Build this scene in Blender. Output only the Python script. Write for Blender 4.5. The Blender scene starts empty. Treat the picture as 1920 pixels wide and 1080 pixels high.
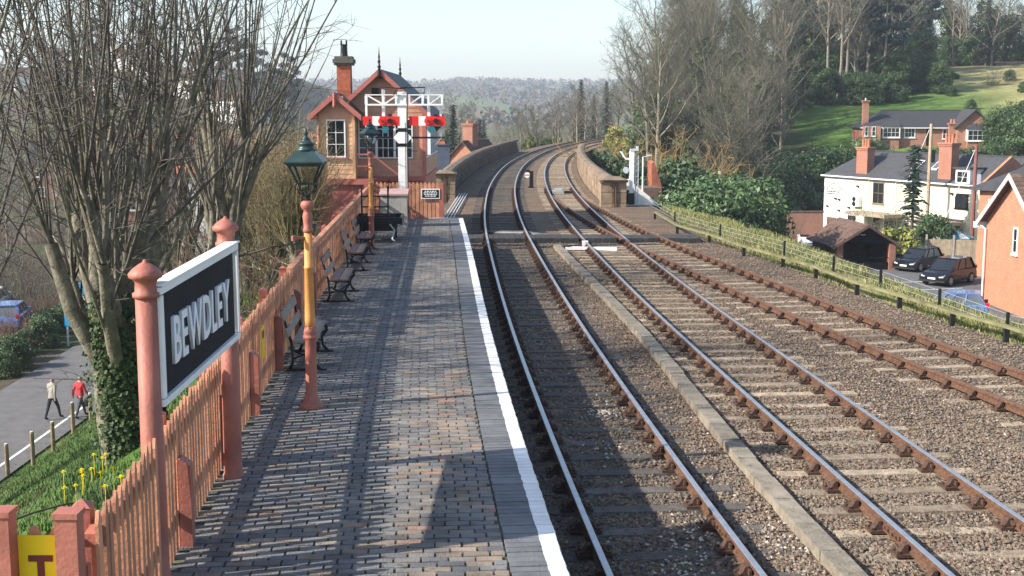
import bpy, math, random
import numpy as np
from mathutils import Vector, Matrix, noise as mnoise
R = math.radians
random.seed(7)
scn = bpy.context.scene
col = scn.collection

# ------------------------------------------------------------------ camera
F = 2350.0                      # focal length in photograph pixels (1920 wide)
TH = math.atan(335 / F)         # pitch below the horizon
CH = 4.53                       # eye height above rail top
cam = bpy.data.cameras.new('camera'); camo = bpy.data.objects.new('camera', cam); col.objects.link(camo)
cam.sensor_width = 36; cam.lens = 36 * F / 1920; cam.clip_end = 9000; cam.clip_start = .1
camo.location = (0, 0, CH); camo.rotation_euler = (math.pi/2 - TH, 0, 0)
scn.camera = camo
# ------------------------------------------------------------------ world, sun, exposure
SUN_EL, SH_AZ = 33.0, 19.0      # elevation; shadows run to +X turned this much towards +Y
w = bpy.data.worlds.new('World'); scn.world = w; w.use_nodes = True
nt = w.node_tree; bg = nt.nodes['Background']
sky = nt.nodes.new('ShaderNodeTexSky'); sky.sky_type = 'NISHITA'; sky.sun_disc = False
sky.sun_elevation = R(SUN_EL); sky.sun_rotation = R(270 - SH_AZ); sky.air_density = 1.0; sky.dust_density = 1.0; sky.ozone_density = 1.0
nt.links.new(sky.outputs[0], bg.inputs[0]); bg.inputs[1].default_value = .135
sl = bpy.data.lights.new('sun', 'SUN'); sl.energy = 5.0; sl.angle = R(.53); sl.color = (1, .93, .82)
so = bpy.data.objects.new('sun', sl); col.objects.link(so); so.location = (-30, -10, 40)
dv = Vector((math.cos(R(SH_AZ))*math.cos(R(SUN_EL)), math.sin(R(SH_AZ))*math.cos(R(SUN_EL)), -math.sin(R(SUN_EL))))
so.rotation_euler = dv.to_track_quat('-Z', 'Y').to_euler()
scn.view_settings.view_transform = 'Standard'; scn.view_settings.look = 'None'
scn.view_settings.exposure = 0.9; scn.view_settings.gamma = 1.0; scn.view_settings.use_curve_mapping = False
scn.render.engine = 'CYCLES'
scn.render.resolution_x, scn.render.resolution_y = 1024, 576

# ------------------------------------------------------------------ helpers
def P(px, py, z=0.0):           # photograph pixel -> point on the level z
    dx = (px-960)/F; dy = (py-540)/F
    d = (dx, math.cos(TH)-dy*math.sin(TH), -math.sin(TH)-dy*math.cos(TH))
    t = (z-CH)/d[2]
    return Vector((d[0]*t, d[1]*t, z))
def PY(px, py, Y):              # photograph pixel -> point at distance Y
    dx = (px-960)/F; dy = (py-540)/F
    d = (dx, math.cos(TH)-dy*math.sin(TH), -math.sin(TH)-dy*math.cos(TH))
    t = Y/d[1]
    return Vector((d[0]*t, Y, CH+d[2]*t))
def interp(tab):
    xs = np.array([a for a, b in tab], float); ys = np.array([b for a, b in tab], float)
    # natural cubic spline
    n = len(xs); h = np.diff(xs); A = np.eye(n); r = np.zeros(n)
    for i in range(1, n-1):
        A[i, i-1] = h[i-1]; A[i, i] = 2*(h[i-1]+h[i]); A[i, i+1] = h[i]
        r[i] = 6*((ys[i+1]-ys[i])/h[i]-(ys[i]-ys[i-1])/h[i-1])
    M = np.linalg.solve(A, r)
    def f(x):
        x = min(max(x, xs[0]), xs[-1]); i = int(min(max(np.searchsorted(xs, x)-1, 0), n-2))
        a = (xs[i+1]-x)/h[i]; b = (x-xs[i])/h[i]
        return float(a*ys[i]+b*ys[i+1]+((a**3-a)*M[i]+(b**3-b)*M[i+1])*h[i]**2/6)
    return f
def sstep(t): t = min(max(t, 0), 1); return t*t*(3-2*t)
def mix(a, b, t): return a+(b-a)*t

def mat(name, c, rough=.8, var=.25, scale=8.0, bump=.0, bscale=40.0, metal=0.0, c2=None, spec=.3, detail=4, alpha=1, trans=0, coat=0, rnd=.0, emit=0, wear=None, wamt=.62, wscale=9.0):
    m = bpy.data.materials.new(name); m.use_nodes = True
    t = m.node_tree; b = t.nodes['Principled BSDF']
    b.inputs['Roughness'].default_value = rough; b.inputs['Metallic'].default_value = metal
    b.inputs['Specular IOR Level'].default_value = spec
    if coat: b.inputs['Coat Weight'].default_value = coat
    if trans: b.inputs['Transmission Weight'].default_value = trans; b.inputs['IOR'].default_value = 1.45
    tc = t.nodes.new('ShaderNodeNewGeometry')
    if var > 0 or c2:
        n = t.nodes.new('ShaderNodeTexNoise'); n.inputs['Scale'].default_value = scale; n.inputs['Detail'].default_value = detail; n.inputs['Roughness'].default_value = .65
        t.links.new(tc.outputs['Position'], n.inputs['Vector'])
        cr = t.nodes.new('ShaderNodeValToRGB'); cr.color_ramp.elements[0].position = .3; cr.color_ramp.elements[1].position = .7
        lo = [x*(1-var) for x in c[:3]]; hi = [min(1, x*(1+var)) for x in (c2 or c)[:3]]
        cr.color_ramp.elements[0].color = (*lo, 1); cr.color_ramp.elements[1].color = (*hi, 1)
        t.links.new(n.outputs[0], cr.inputs[0]); out = cr.outputs[0]
        if rnd:
            oi = t.nodes.new('ShaderNodeObjectInfo'); hs = t.nodes.new('ShaderNodeHueSaturation')
            mr = t.nodes.new('ShaderNodeMapRange'); mr.inputs[3].default_value = 1-rnd; mr.inputs[4].default_value = 1+rnd
            t.links.new(oi.outputs['Random'], mr.inputs[0]); t.links.new(mr.outputs[0], hs.inputs['Value']); t.links.new(out, hs.inputs['Color']); out = hs.outputs[0]
        if wear:
            n3 = t.nodes.new('ShaderNodeTexNoise'); n3.inputs['Scale'].default_value = wscale; n3.inputs['Detail'].default_value = 9; n3.inputs['Roughness'].default_value = .72
            t.links.new(tc.outputs['Position'], n3.inputs['Vector'])
            wr0 = t.nodes.new('ShaderNodeMapRange'); wr0.inputs[1].default_value = wamt; wr0.inputs[2].default_value = wamt+.07; t.links.new(n3.outputs[0], wr0.inputs[0])
            wm = t.nodes.new('ShaderNodeMix'); wm.data_type = 'RGBA'; t.links.new(wr0.outputs[0], wm.inputs[0]); t.links.new(out, wm.inputs[6]); wm.inputs[7].default_value = (*wear, 1); out = wm.outputs[2]
        t.links.new(out, b.inputs['Base Color'])
    else:
        b.inputs['Base Color'].default_value = (*c[:3], 1)
    if bump:
        n2 = t.nodes.new('ShaderNodeTexNoise'); n2.inputs['Scale'].default_value = bscale; n2.inputs['Detail'].default_value = 5
        t.links.new(tc.outputs['Position'], n2.inputs['Vector'])
        bp = t.nodes.new('ShaderNodeBump'); bp.inputs['Strength'].default_value = bump; bp.inputs['Distance'].default_value = .02
        t.links.new(n2.outputs[0], bp.inputs['Height']); t.links.new(bp.outputs[0], b.inputs['Normal'])
    return m
def vcol_mat(name, rough=.95, scale=6.0, var=.35, bump=.5, bscale=12, scale2=None):
    m = bpy.data.materials.new(name); m.use_nodes = True; t = m.node_tree; b = t.nodes['Principled BSDF']
    b.inputs['Roughness'].default_value = rough; b.inputs['Specular IOR Level'].default_value = .15
    a = t.nodes.new('ShaderNodeVertexColor'); a.layer_name = 'Col'
    tc = t.nodes.new('ShaderNodeNewGeometry'); n = t.nodes.new('ShaderNodeTexNoise'); n.inputs['Scale'].default_value = scale; n.inputs['Detail'].default_value = 6; n.inputs['Roughness'].default_value = .7
    t.links.new(tc.outputs['Position'], n.inputs['Vector'])
    mr = t.nodes.new('ShaderNodeMapRange'); mr.inputs[1].default_value = .3; mr.inputs[2].default_value = .7; mr.inputs[3].default_value = 1-var; mr.inputs[4].default_value = 1+var
    t.links.new(n.outputs[0], mr.inputs[0])
    hs = t.nodes.new('ShaderNodeHueSaturation'); t.links.new(a.outputs[0], hs.inputs['Color']); t.links.new(mr.outputs[0], hs.inputs['Value'])
    t.links.new(hs.outputs[0], b.inputs['Base Color'])
    nb2 = t.nodes.new('ShaderNodeTexNoise'); nb2.inputs['Scale'].default_value = .22; nb2.inputs['Detail'].default_value = 9; nb2.inputs['Roughness'].default_value = .75; t.links.new(tc.outputs['Position'], nb2.inputs['Vector'])
    mr2 = t.nodes.new('ShaderNodeMapRange'); mr2.inputs[1].default_value = .3; mr2.inputs[2].default_value = .7; mr2.inputs[3].default_value = .55; mr2.inputs[4].default_value = 1.45; t.links.new(nb2.outputs[0], mr2.inputs[0])
    hs2 = t.nodes.new('ShaderNodeHueSaturation'); t.links.new(hs.outputs[0], hs2.inputs['Color']); t.links.new(mr2.outputs[0], hs2.inputs['Value']); t.links.new(hs2.outputs[0], b.inputs['Base Color'])
    n2 = t.nodes.new('ShaderNodeTexNoise'); n2.inputs['Scale'].default_value = bscale; n2.inputs['Detail'].default_value = 6
    t.links.new(tc.outputs['Position'], n2.inputs['Vector'])
    bp = t.nodes.new('ShaderNodeBump'); bp.inputs['Strength'].default_value = bump; bp.inputs['Distance'].default_value = .05
    t.links.new(n2.outputs[0], bp.inputs['Height']); t.links.new(bp.outputs[0], b.inputs['Normal'])
    return m

class MB:
    def __init__(s): s.v = []; s.f = []; s.m = []
    def add(s, vs, fs, m=0):
        o = len(s.v); s.v.extend([tuple(x) for x in vs]); s.f.extend([tuple(i+o for i in q) for q in fs]); s.m.extend([m]*len(fs)); return s
    def box(s, x0, x1, y0, y1, z0, z1, m=0, nobottom=False, M=None):
        vs = [(x0,y0,z0),(x1,y0,z0),(x1,y1,z0),(x0,y1,z0),(x0,y0,z1),(x1,y0,z1),(x1,y1,z1),(x0,y1,z1)]
        if M is not None: vs = [M @ Vector(v) for v in vs]
        fs = [(4,5,6,7),(0,1,5,4),(1,2,6,5),(2,3,7,6),(3,0,4,7)]
        if not nobottom: fs.append((3,2,1,0))
        return s.add(vs, fs, m)
    def bar(s, a, b, wx, wz=None, m=0, up=(0,0,1)):
        a = Vector(a); b = Vector(b); wz = wz or wx; d = (b-a); L = d.length
        if L < 1e-6: return s
        d /= L; u = Vector(up)
        if abs(d.dot(u)) > .98: u = Vector((0,1,0))
        x = d.cross(u).normalized(); z = x.cross(d).normalized()
        vs = []
        for p in (a, b):
            for sx, sz in ((-1,-1),(1,-1),(1,1),(-1,1)): vs.append(p+x*sx*wx/2+z*sz*wz/2)
        return s.add(vs, [(0,1,2,3),(7,6,5,4),(0,4,5,1),(1,5,6,2),(2,6,7,3),(3,7,4,0)], m)
    def tube(s, pts, rs, n=6, m=0, cap=True):
        pts = [Vector(p) for p in pts]
        if not hasattr(rs, '__len__'): rs = [rs]*len(pts)
        o = len(s.v); px = None
        for i, p in enumerate(pts):
            d = (pts[min(i+1, len(pts)-1)]-pts[max(i-1, 0)])
            if d.length < 1e-9: d = Vector((0,0,1))
            d.normalize()
            if px is None:
                h = Vector((1,0,0)) if abs(d.x) < .8 else Vector((0,1,0)); px = d.cross(h).normalized()
            else:
                px = (px-d*px.dot(d))
                px = px.normalized() if px.length > 1e-6 else d.orthogonal().normalized()
            py = d.cross(px)
            for k in range(n):
                a = 2*math.pi*k/n; q = p+(px*math.cos(a)+py*math.sin(a))*rs[i]
                s.v.append((q.x, q.y, q.z))
        for i in range(len(pts)-1):
            for k in range(n):
                a = o+i*n+k; b = o+i*n+(k+1)%n
                s.f.append((a, b, b+n, a+n)); s.m.append(m)
        if cap and n > 3:
            s.f.append(tuple(o+k for k in reversed(range(n)))); s.m.append(m)
            e = o+(len(pts)-1)*n; s.f.append(tuple(e+k for k in range(n))); s.m.append(m)
        return s
    def lathe(s, prof, n=16, c=(0,0,0), m=0, rot=0, sq=False):
        o = len(s.v)
        for r, z in prof:
            for k in range(n):
                a = 2*math.pi*k/n+rot; s.v.append((c[0]+r*math.cos(a), c[1]+r*math.sin(a), c[2]+z))
        for i in range(len(prof)-1):
            for k in range(n):
                a = o+i*n+k; b = o+i*n+(k+1)%n; s.f.append((a, b, b+n, a+n)); s.m.append(m)
        s.f.append(tuple(o+k for k in reversed(range(n)))); s.m.append(m)
        e = o+(len(prof)-1)*n; s.f.append(tuple(e+k for k in range(n))); s.m.append(m)
        return s
    def prism(s, poly, vec, m=0):     # poly: list of 3D points (planar), extruded by vec
        n = len(poly); vec = Vector(vec); a = [Vector(p) for p in poly]; b = [p+vec for p in a]
        s.add(a+b, [tuple(reversed(range(n))), tuple(range(n, 2*n))]+[(i, (i+1) % n, (i+1) % n+n, i+n) for i in range(n)], m); return s
    def xf(s, M):
        s.v = [tuple(M @ Vector(v)) for v in s.v]; return s
    def mesh(s, name, mats, smooth=False):
        me = bpy.data.meshes.new(name); me.from_pydata(s.v, [], s.f)
        if not isinstance(mats, (list, tuple)): mats = [mats]
        for x in mats: me.materials.append(x)
        if len(mats) > 1: me.polygons.foreach_set('material_index', np.array(s.m, dtype=np.int32))
        if smooth: me.polygons.foreach_set('use_smooth', np.ones(len(s.f), dtype=bool))
        me.update(); return me
    def build(s, name, mats, parent=None, smooth=False, **kw):
        return put(name, s.mesh(name, mats, smooth), parent, **kw)
def fixn(o):
    import bmesh
    bm = bmesh.new(); bm.from_mesh(o.data); bmesh.ops.recalc_face_normals(bm, faces=bm.faces); bm.to_mesh(o.data); bm.free(); return o
def put(name, me, parent=None, loc=None, label=None, cat=None, group=None, kind=None, rz=None):
    o = bpy.data.objects.new(name, me); col.objects.link(o)
    if parent is not None: o.parent = parent
    if loc is not None: o.location = loc
    if rz is not None: o.rotation_euler = (0, 0, rz)
    if label: o['label'] = label
    if cat: o['category'] = cat
    if group: o['group'] = group
    if kind: o['kind'] = kind
    return o
def thing(name, label, cat, loc=(0,0,0), rz=0, group=None):
    return put(name, None, None, loc, label, cat, group, None, rz)
def copy_tree(o, parent=None):
    c = o.copy(); col.objects.link(c); c.parent = parent
    for ch in list(o.children): copy_tree(ch, c)
    return c
def obj_mat(o): return Matrix.Translation(o.location) @ Matrix.Rotation(o.rotation_euler[2], 4, 'Z')
def letters(txt, h, mt, parent, origin, ux, uz, depth=.012, bold=.0, width=None, name='letter'):
    """each character a raised mesh letter; ux = reading direction, uz = up"""
    ux = Vector(ux); uz = Vector(uz); un = ux.cross(uz)*1.0
    items = []; x = 0
    for ch in txt:
        if ch == ' ': x += .32*h; continue
        cu = bpy.data.curves.new('letter', 'FONT'); cu.body = ch; cu.size = h/.72; cu.extrude = depth/2; cu.offset = bold; cu.resolution_u = 3
        t = bpy.data.objects.new('tmp', cu); col.objects.link(t)
        bpy.context.view_layer.update()
        me = bpy.data.meshes.new_from_object(t.evaluated_get(bpy.context.evaluated_depsgraph_get()))
        bpy.data.objects.remove(t); bpy.data.curves.remove(cu)
        co = np.array([v.co[:] for v in me.vertices]); x0 = co[:, 0].min(); wd = co[:, 0].max()-x0
        items.append((me, x-x0)); x += wd+.14*h
    tot = x-.14*h; sx = (width/tot) if width else 1
    for me, off in items:
        for v in me.vertices:
            c = v.co.copy(); p = Vector(origin)+ux*((c.x+off)*sx)+uz*c.y+un*c.z
            v.co = p
        me.materials.clear(); me.materials.append(mt)
        put(name, me, parent)
    return tot*sx

# ------------------------------------------------------------------ materials
M = {}
def dm(k, *a, **kw): M[k] = mat(k, *a, **kw)
dm('pave0', (.150,.146,.143), .8, .4, 2.2, .7, 60, spec=.25, rnd=.16, detail=8, wear=(.07,.068,.05), wamt=.60, wscale=5)
dm('pave1', (.180,.168,.155), .8, .4, 2.2, .7, 60, spec=.25, rnd=.16, detail=8, wear=(.08,.075,.055), wamt=.60, wscale=5)
dm('pave2', (.225,.182,.145), .85, .4, 2.2, .7, 60, spec=.2, rnd=.16, detail=8, wear=(.09,.08,.06), wamt=.60, wscale=5)
dm('pave3', (.25,.155,.12), .85, .35, 9, .5, 60, spec=.3, rnd=.1)
dm('pave4', (.120,.119,.122), .75, .4, 2.2, .7, 60, spec=.3, rnd=.16, detail=8)
dm('joint', (.055,.053,.042), .95, .5, 4, .6, 60, c2=(.095,.095,.055))
dm('coping', (.135,.138,.146), .75, .35, 2.0, .5, 50, spec=.3, rnd=.14, detail=8)
dm('whitepaint', (.76,.75,.72), .7, .12, 2, .3, 60, rnd=.06, wear=(.20,.20,.19), wamt=.655, wscale=16)
dm('whitepaint_plain', (.80,.80,.79), .5, .06, 3)
dm('pink', (.35,.125,.094), .55, .22, 2.5, .25, 30, detail=8, wear=(.20,.085,.06), wamt=.63, wscale=11)
dm('orange', (.56,.26,.085), .5, .2, 3, .2, 30, detail=8, wear=(.36,.16,.06), wamt=.63, wscale=11)
dm('picket', (.48,.222,.130), .65, .25, 3, .35, 40, rnd=.2, detail=8, wear=(.30,.15,.10), wamt=.62, wscale=9)
dm('picket_pink', (.40,.14,.095), .55, .15, 5, .2, 40, rnd=.1)
dm('black', (.012,.013,.016), .4, .2, 5)
dm('signblack', (.010,.011,.013), .75, .3, 3, spec=.08)
dm('letter', (.80,.80,.82), .5, .05, 3)
dm('lampgreen', (.030,.055,.055), .35, .25, 8)
dm('castiron', (.018,.018,.02), .5, .3, 10)
dm('benchwood', (.20,.115,.085), .45, .3, 14, .3, 60)
dm('benchgrey', (.25,.20,.16), .6, .25, 14, .3, 60)
dm('concrete', (.33,.31,.28), .9, .22, 3, .4, 30)
dm('troughc', (.215,.185,.145), .95, .35, 4, .6, 30, rnd=.18, detail=8, wear=(.12,.11,.07), wamt=.58, wscale=6)
dm('sleeper', (.29,.23,.165), .95, .45, 5, .9, 30, rnd=.28, detail=8, wear=(.13,.095,.07), wamt=.57, wscale=6)
dm('sleeper_dark', (.10,.09,.08), .95, .35, 6, .7, 30, rnd=.2)
dm('railside', (.085,.045,.030), .85, .35, 20, .3, 60, c2=(.13,.066,.04))
dm('railtop', (.50,.49,.49), .40, .15, 6, metal=.8)
dm('railtop_rust', (.17,.095,.06), .6, .3, 12, metal=.3)
dm('chair', (.075,.042,.030), .9, .4, 30, .3, 60)
dm('ballast_a', (.165,.135,.110), .95, .35, 18, .8, 40)
for i, c in enumerate([(.175,.142,.11),(.13,.105,.084),(.23,.18,.135),(.17,.11,.075),(.42,.37,.32),(.085,.075,.068)]): dm('stone%d' % i, c, .95, .25, 30)
dm('asphalt', (.13,.125,.125), .92, .18, 1.5, .3, 60)
dm('carpark', (.12,.12,.125), .92, .2, .6, .3, 40)
dm('bark', (.105,.092,.066), .95, .4, 5, .9, 25, c2=(.175,.16,.125))
dm('bark_pale', (.22,.19,.145), .95, .35, 3, .6, 20)
dm('twig', (.092,.082,.070), .9, .35, 2)
dm('twig_pale', (.165,.15,.115), .9, .35, 1.0)
dm('twig_grey', (.082,.082,.058), .9, .4, .25, c2=(.125,.122,.080))
dm('twig_lime', (.20,.165,.095), .9, .3, 1)
dm('ivy', (.028,.055,.020), .6, .4, 2, c2=(.055,.085,.032), spec=.2)
dm('evergreen', (.030,.062,.028), .55, .5, .6, c2=(.06,.10,.035))
dm('laurel', (.045,.085,.032), .45, .45, .5, c2=(.085,.14,.045), spec=.4)
dm('conifer', (.022,.045,.030), .7, .4, .7)
dm('conifer_blue', (.020,.045,.045), .7, .4, .5)
dm('shrub_y', (.20,.22,.06), .7, .4, .8)
dm('drybush', (.30,.19,.075), .9, .35, .8)
dm('beech_brown', (.20,.085,.035), .8, .4, 1.2)
dm('grass', (.055,.10,.024), .75, .45, .9, c2=(.12,.155,.045))
dm('drygrass', (.42,.345,.175), .85, .3, .7, c2=(.36,.33,.14))
dm('daffleaf', (.07,.13,.05), .6, .3, 3)
dm('daffodil', (.85,.66,.02), .5, .1, 3)
dm('glass_dark', (.018,.022,.026), .08, 0, spec=.6)
dm('glass_grey', (.10,.115,.13), .10, .4, .8, spec=.6)
dm('lampglass', (.85,.9,.9), .02, 0, trans=1.0)
dm('boxboard', (.62,.37,.215), .6, .2, 2, .2, 30, rnd=.1, wear=(.42,.22,.11), wamt=.64)
dm('boxboard_p', (.52,.27,.18), .55, .14, 4, .15, 30, rnd=.06)
dm('boxpink', (.40,.135,.11), .5, .12, 3, .1, 30)
dm('slate', (.052,.052,.056), .6, .25, 3, .3, 20, rnd=.15)
dm('slate_blue', (.045,.055,.075), .5, .25, 2, .2, 20)
dm('tile_brown', (.135,.085,.065), .85, .3, 3, .5, 15, rnd=.15)
dm('tile_red', (.30,.105,.06), .85, .3, 2, .5, 12)
dm('brick_red', (.38,.115,.060), .85, .3, 10, .3, 60, rnd=.15)
dm('brick_or', (.52,.19,.085), .85, .22, 10, .3, 60, rnd=.14)
dm('mortar', (.40,.33,.27), .95, .15, 6)
dm('cream', (.74,.68,.50), .8, .08, .8, .1, 20)
dm('render_white', (.80,.78,.72), .8, .06, .6, .1, 20)
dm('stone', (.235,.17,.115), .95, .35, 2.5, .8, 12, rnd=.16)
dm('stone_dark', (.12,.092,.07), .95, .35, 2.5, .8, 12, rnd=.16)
dm('coping_stone', (.19,.14,.10), .95, .35, 2, .8, 12, rnd=.12)
dm('red', (.68,.030,.028), .4, .06, 3)
dm('teal', (.03,.16,.20), .2, .1, 2)
dm('yellow', (.85,.62,.02), .45, .05, 3)
dm('darkred', (.17,.03,.03), .5, .1, 3)
dm('carblack', (.010,.011,.016), .22, .1, 2, coat=.35, spec=.35)
dm('carblue', (.12,.20,.45), .2, .1, 2, coat=.6, spec=.5)
dm('carsilver', (.50,.54,.60), .25, .06, 2, coat=.6, metal=.3)
dm('carwhite', (.78,.79,.80), .25, .04, 2, coat=.6)
dm('tyre', (.02,.02,.02), .8, .2, 8)
dm('rim', (.42,.43,.45), .35, .1, 8, metal=.6)
dm('lightglass', (.75,.78,.8), .12, 0, spec=.7)
dm('taillight', (.55,.02,.015), .25, .1, 8)
dm('steel_grey', (.38,.39,.40), .5, .15, 4, metal=.3)
dm('galv', (.55,.57,.60), .5, .12, 4)
dm('wood_post', (.22,.16,.10), .9, .3, 5, .4, 40)
dm('wood_fence', (.33,.27,.20), .9, .25, 3, .4, 30, rnd=.12)
dm('polewood', (.40,.31,.22), .85, .2, 3)
dm('polered', (.22,.085,.07), .85, .2, 3)
dm('skin', (.50,.30,.22), .6, .05, 3); dm('hair_grey', (.22,.20,.18), .8, .2, 20)
dm('coat_grey', (.30,.28,.25), .9, .2, 12); dm('coat_red', (.55,.035,.05), .8, .15, 12)
dm('trousers', (.025,.028,.035), .9, .2, 10); dm('jeans', (.07,.07,.085), .9, .2, 10)
dm('bannerblue', (.02,.28,.55), .4, .15, 3)
dm('terracotta', (.48,.17,.10), .8, .2, 4)
dm('pipe', (.55,.56,.58), .35, .2, 4, metal=.5)
dm('bag', (.01,.01,.012), .6, .2, 5)
# ------------------------------------------------------------------ alignments (metres, from the photograph's rails: gauge 1.435 fixes the scale)
cA = interp([(4,2.45),(12,1.70),(16,1.39),(25,.80),(34,.33),(42,-.03),(51,-.355),(62,-.55),(72,-.59),(83,-.45),(98,.0),(111,.68),(127,1.95),(142,3.5),(160,6.0),(175,8.55),(192,12.0),(215,17.6),(240,24.6)])
cB = interp([(4,5.7),(12,5.06),(16.5,4.74),(22,4.37),(30,3.89),(41,3.40),(46,3.22),(51,3.07),(57,2.93),(67,2.81),(79,2.86),(92,3.14),(106,3.70),(121,4.66),(139,6.42),(158,9.0),(175,12.0),(192,15.5),(215,21.1),(240,28.1)])
cC = interp([(6,11.1),(12,9.95),(19,8.62),(23,7.88),(26,7.33),(30,6.68),(36,5.81),(41,5.10),(45,4.60),(49,4.16),(55,3.64),(60,3.26),(66,2.93),(70,2.84)])
pE = interp([(0,1.3),(9.44,.46),(12.8,.19),(19.5,-.28),(28,-.78),(35.9,-1.25),(42.4,-1.66),(50,-2.1)])
fL = interp([(2,-2.1),(6,-2.46),(10.6,-2.84),(15,-3.18),(17.2,-3.34),(25,-3.82),(35,-4.36),(43.2,-4.80),(60,-5.6)])
rE = interp([(0,13.0),(12,12.6),(20,11.8),(26,11.2),(32,10.6),(40,10.2),(47,9.9),(54,8.9),(60,7.8),(70,6.2)])
bR = interp([(0,13.0),(12,12.2),(18,11.6),(22,11.0),(25.2,10.45),(29.4,9.65),(37.4,8.6),(44.6,7.6),(52,7.1),(60,7.3),(70,6.2)])   # ballast gives way to grass
PZ = .90                       # platform surface
ROADZ = -8.0

def nz(x, y, s, k=0): return mnoise.noise(Vector((x/s, y/s, 7.3*k)))
def base_z(x, y):
    z = ROADZ
    s = (y-135)*.8+(x-40)*.35
    if s > 0 and x > 5:
        z += 34*(1-math.exp(-s*.3/34))*sstep((x-.088*y-1)/12)*(1-sstep((y-420)/300))
    if y > 250:
        z += 30*sstep((y-280)/260)*sstep((-x-55)/70)*(1-sstep((y-700)/300))
    if y > 800:
        z += (60+8*nz(x, y, 500, 1))*sstep((y-850)/1700)+4*nz(x, y, 160, 2)*sstep((y-850)/500)
    if y > 60 or x < -24: z += .35*nz(x, y, 14)*sstep((y-60)/60)
    if x > 14 and y < 140: z += 1.3*sstep((x-14)/8)*(1-sstep((y-95)/25))
    return z
def ter(x, y):
    z = base_z(x, y)
    if y < 70:
        e = sstep((y-42)/6); lx = mix(fL(y)-.12, -8.3, e); top = mix(.55, -.45, e)
        rx = rE(y)
        if lx <= x <= rx: zt = (-.45+.24*sstep((x-bR(y)+.3)/.9)+.16*nz(x,y,1.7)*(x > bR(y)+.3)) if x > fL(y)+.3 or y > 44 else .45
        elif x < lx: zt = top-(top+8.05)/(lx+17.0)*(lx-x)
        else: zt = -.21-.62*(x-rx)
        zt -= max(0, (y-63))*2.2
        if x < lx: zt += .12*nz(x, y, 1.7)+.05*nz(x, y, .5)
        z = max(z, zt)
    elif y > 138:
        lx = cA(y)-3.2; rx = cB(y)+3.4
        zt = -.45-max(0, (lx-x), (x-rx))*.55-max(0, 144-y)*.8-max(0, (y-236))*.3
        z = max(z, zt)
    return z
def axis(segs):
    o = []
    for a, b, st in segs:
        n = max(1, int(round((b-a)/st))); o += [a+(b-a)*i/n for i in range(n)]
    o.append(segs[-1][1]); return o
XS = axis([(-2400,-600,120),(-600,-200,22),(-200,-60,6),(-60,-26,2),(-26,-2,.6),(-2,9,1.4),(9,24,.8),(24,60,2),(60,200,6),(200,600,22),(600,2400,120)])
YS = axis([(-14,8,2),(8,48,.7),(48,72,.8),(72,150,2.5),(150,260,4),(260,600,12),(600,1600,40),(1600,3300,90)])
def tcol(x, y):
    n = nz(x, y, 9, 4); n2 = nz(x, y, 40, 5); n3 = nz(x, y, 2.2, 6)
    if y > 700:
        g = nz(x, y*.45, 150, 8)
        c = (.115,.095,.070) if g < .10 else (.12,.15,.055)
        return [v*(1+.5*nz(x, y, 45, 9)) for v in c]
    if y > 250 and x < 60: return [v*(1+.3*n2) for v in ((.10,.10,.05) if n2 > -.1 else (.11,.085,.06))]
    s = (y-135)*.8+(x-40)*.35
    if x > 20 and s > 4 and x > 40+(y-165)*.05:                              # meadow behind the pub
        dry = sstep((x-66)/18+n*.35)
        c = [mix(a, b, dry) for a, b in zip((.095,.165,.035), (.27,.235,.105))]
        if y > 205+34*sstep((x-62)/16): c = [mix(a, b, sstep((y-205-34*sstep((x-62)/16))/14)) for a, b in zip(c, (.085,.065,.045))]
        return [v*(1+.45*n3+.35*n+.25*n2) for v in c]
    if x > 8.5 and y < 66:
        return [v*(1+.3*n3) for v in ((.20,.185,.075) if n3+n > .05 else (.12,.15,.04))]
    if x > 5: return [v*(1+.4*n3) for v in ((.10,.085,.05) if n > 0 else (.07,.09,.03))]
    if x > -17.2 and y < 62: return [v*(1+.35*n3+.2*n) for v in ((.055,.115,.022) if n3 < .32 else (.10,.11,.04))]
    return [v*(1+.35*n3) for v in ((.09,.075,.05) if n > -.05 else (.055,.075,.028))]
vs = []; cs = []
for y in YS:
    for x in XS:
        vs.append((x, y, ter(x, y))); c = tcol(x, y); cs += [max(0, c[0]), max(0, c[1]), max(0, c[2]), 1]
nx = len(XS); fs = [(j*nx+i, j*nx+i+1, (j+1)*nx+i+1, (j+1)*nx+i) for j in range(len(YS)-1) for i in range(nx-1)]
me = bpy.data.meshes.new('terrain'); me.from_pydata(vs, [], fs)
at = me.color_attributes.new('Col', 'FLOAT_COLOR', 'POINT'); at.data.foreach_set('color', np.array(cs, dtype=np.float32))
me.polygons.foreach_set('use_smooth', np.ones(len(fs), dtype=bool)); me.materials.append(vcol_mat('terrain', scale=2.5, bump=.8, bscale=5))
put('terrain', me, kind='structure')

def strip(name, ys, left, right, z, mt, nacross=1, kind='structure', bump=0, **kw):
    mb = MB(); n = nacross+1
    for y in ys:
        for i in range(n):
            x = mix(left(y), right(y), i/nacross); zz = z(x, y) if callable(z) else z
            mb.v.append((x, y, zz))
    for j in range(len(ys)-1):
        for i in range(nacross): mb.f.append((j*n+i, j*n+i+1, (j+1)*n+i+1, (j+1)*n+i)); mb.m.append(0)
    return mb.build(name, mt, smooth=True, kind=kind, **kw)
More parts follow.
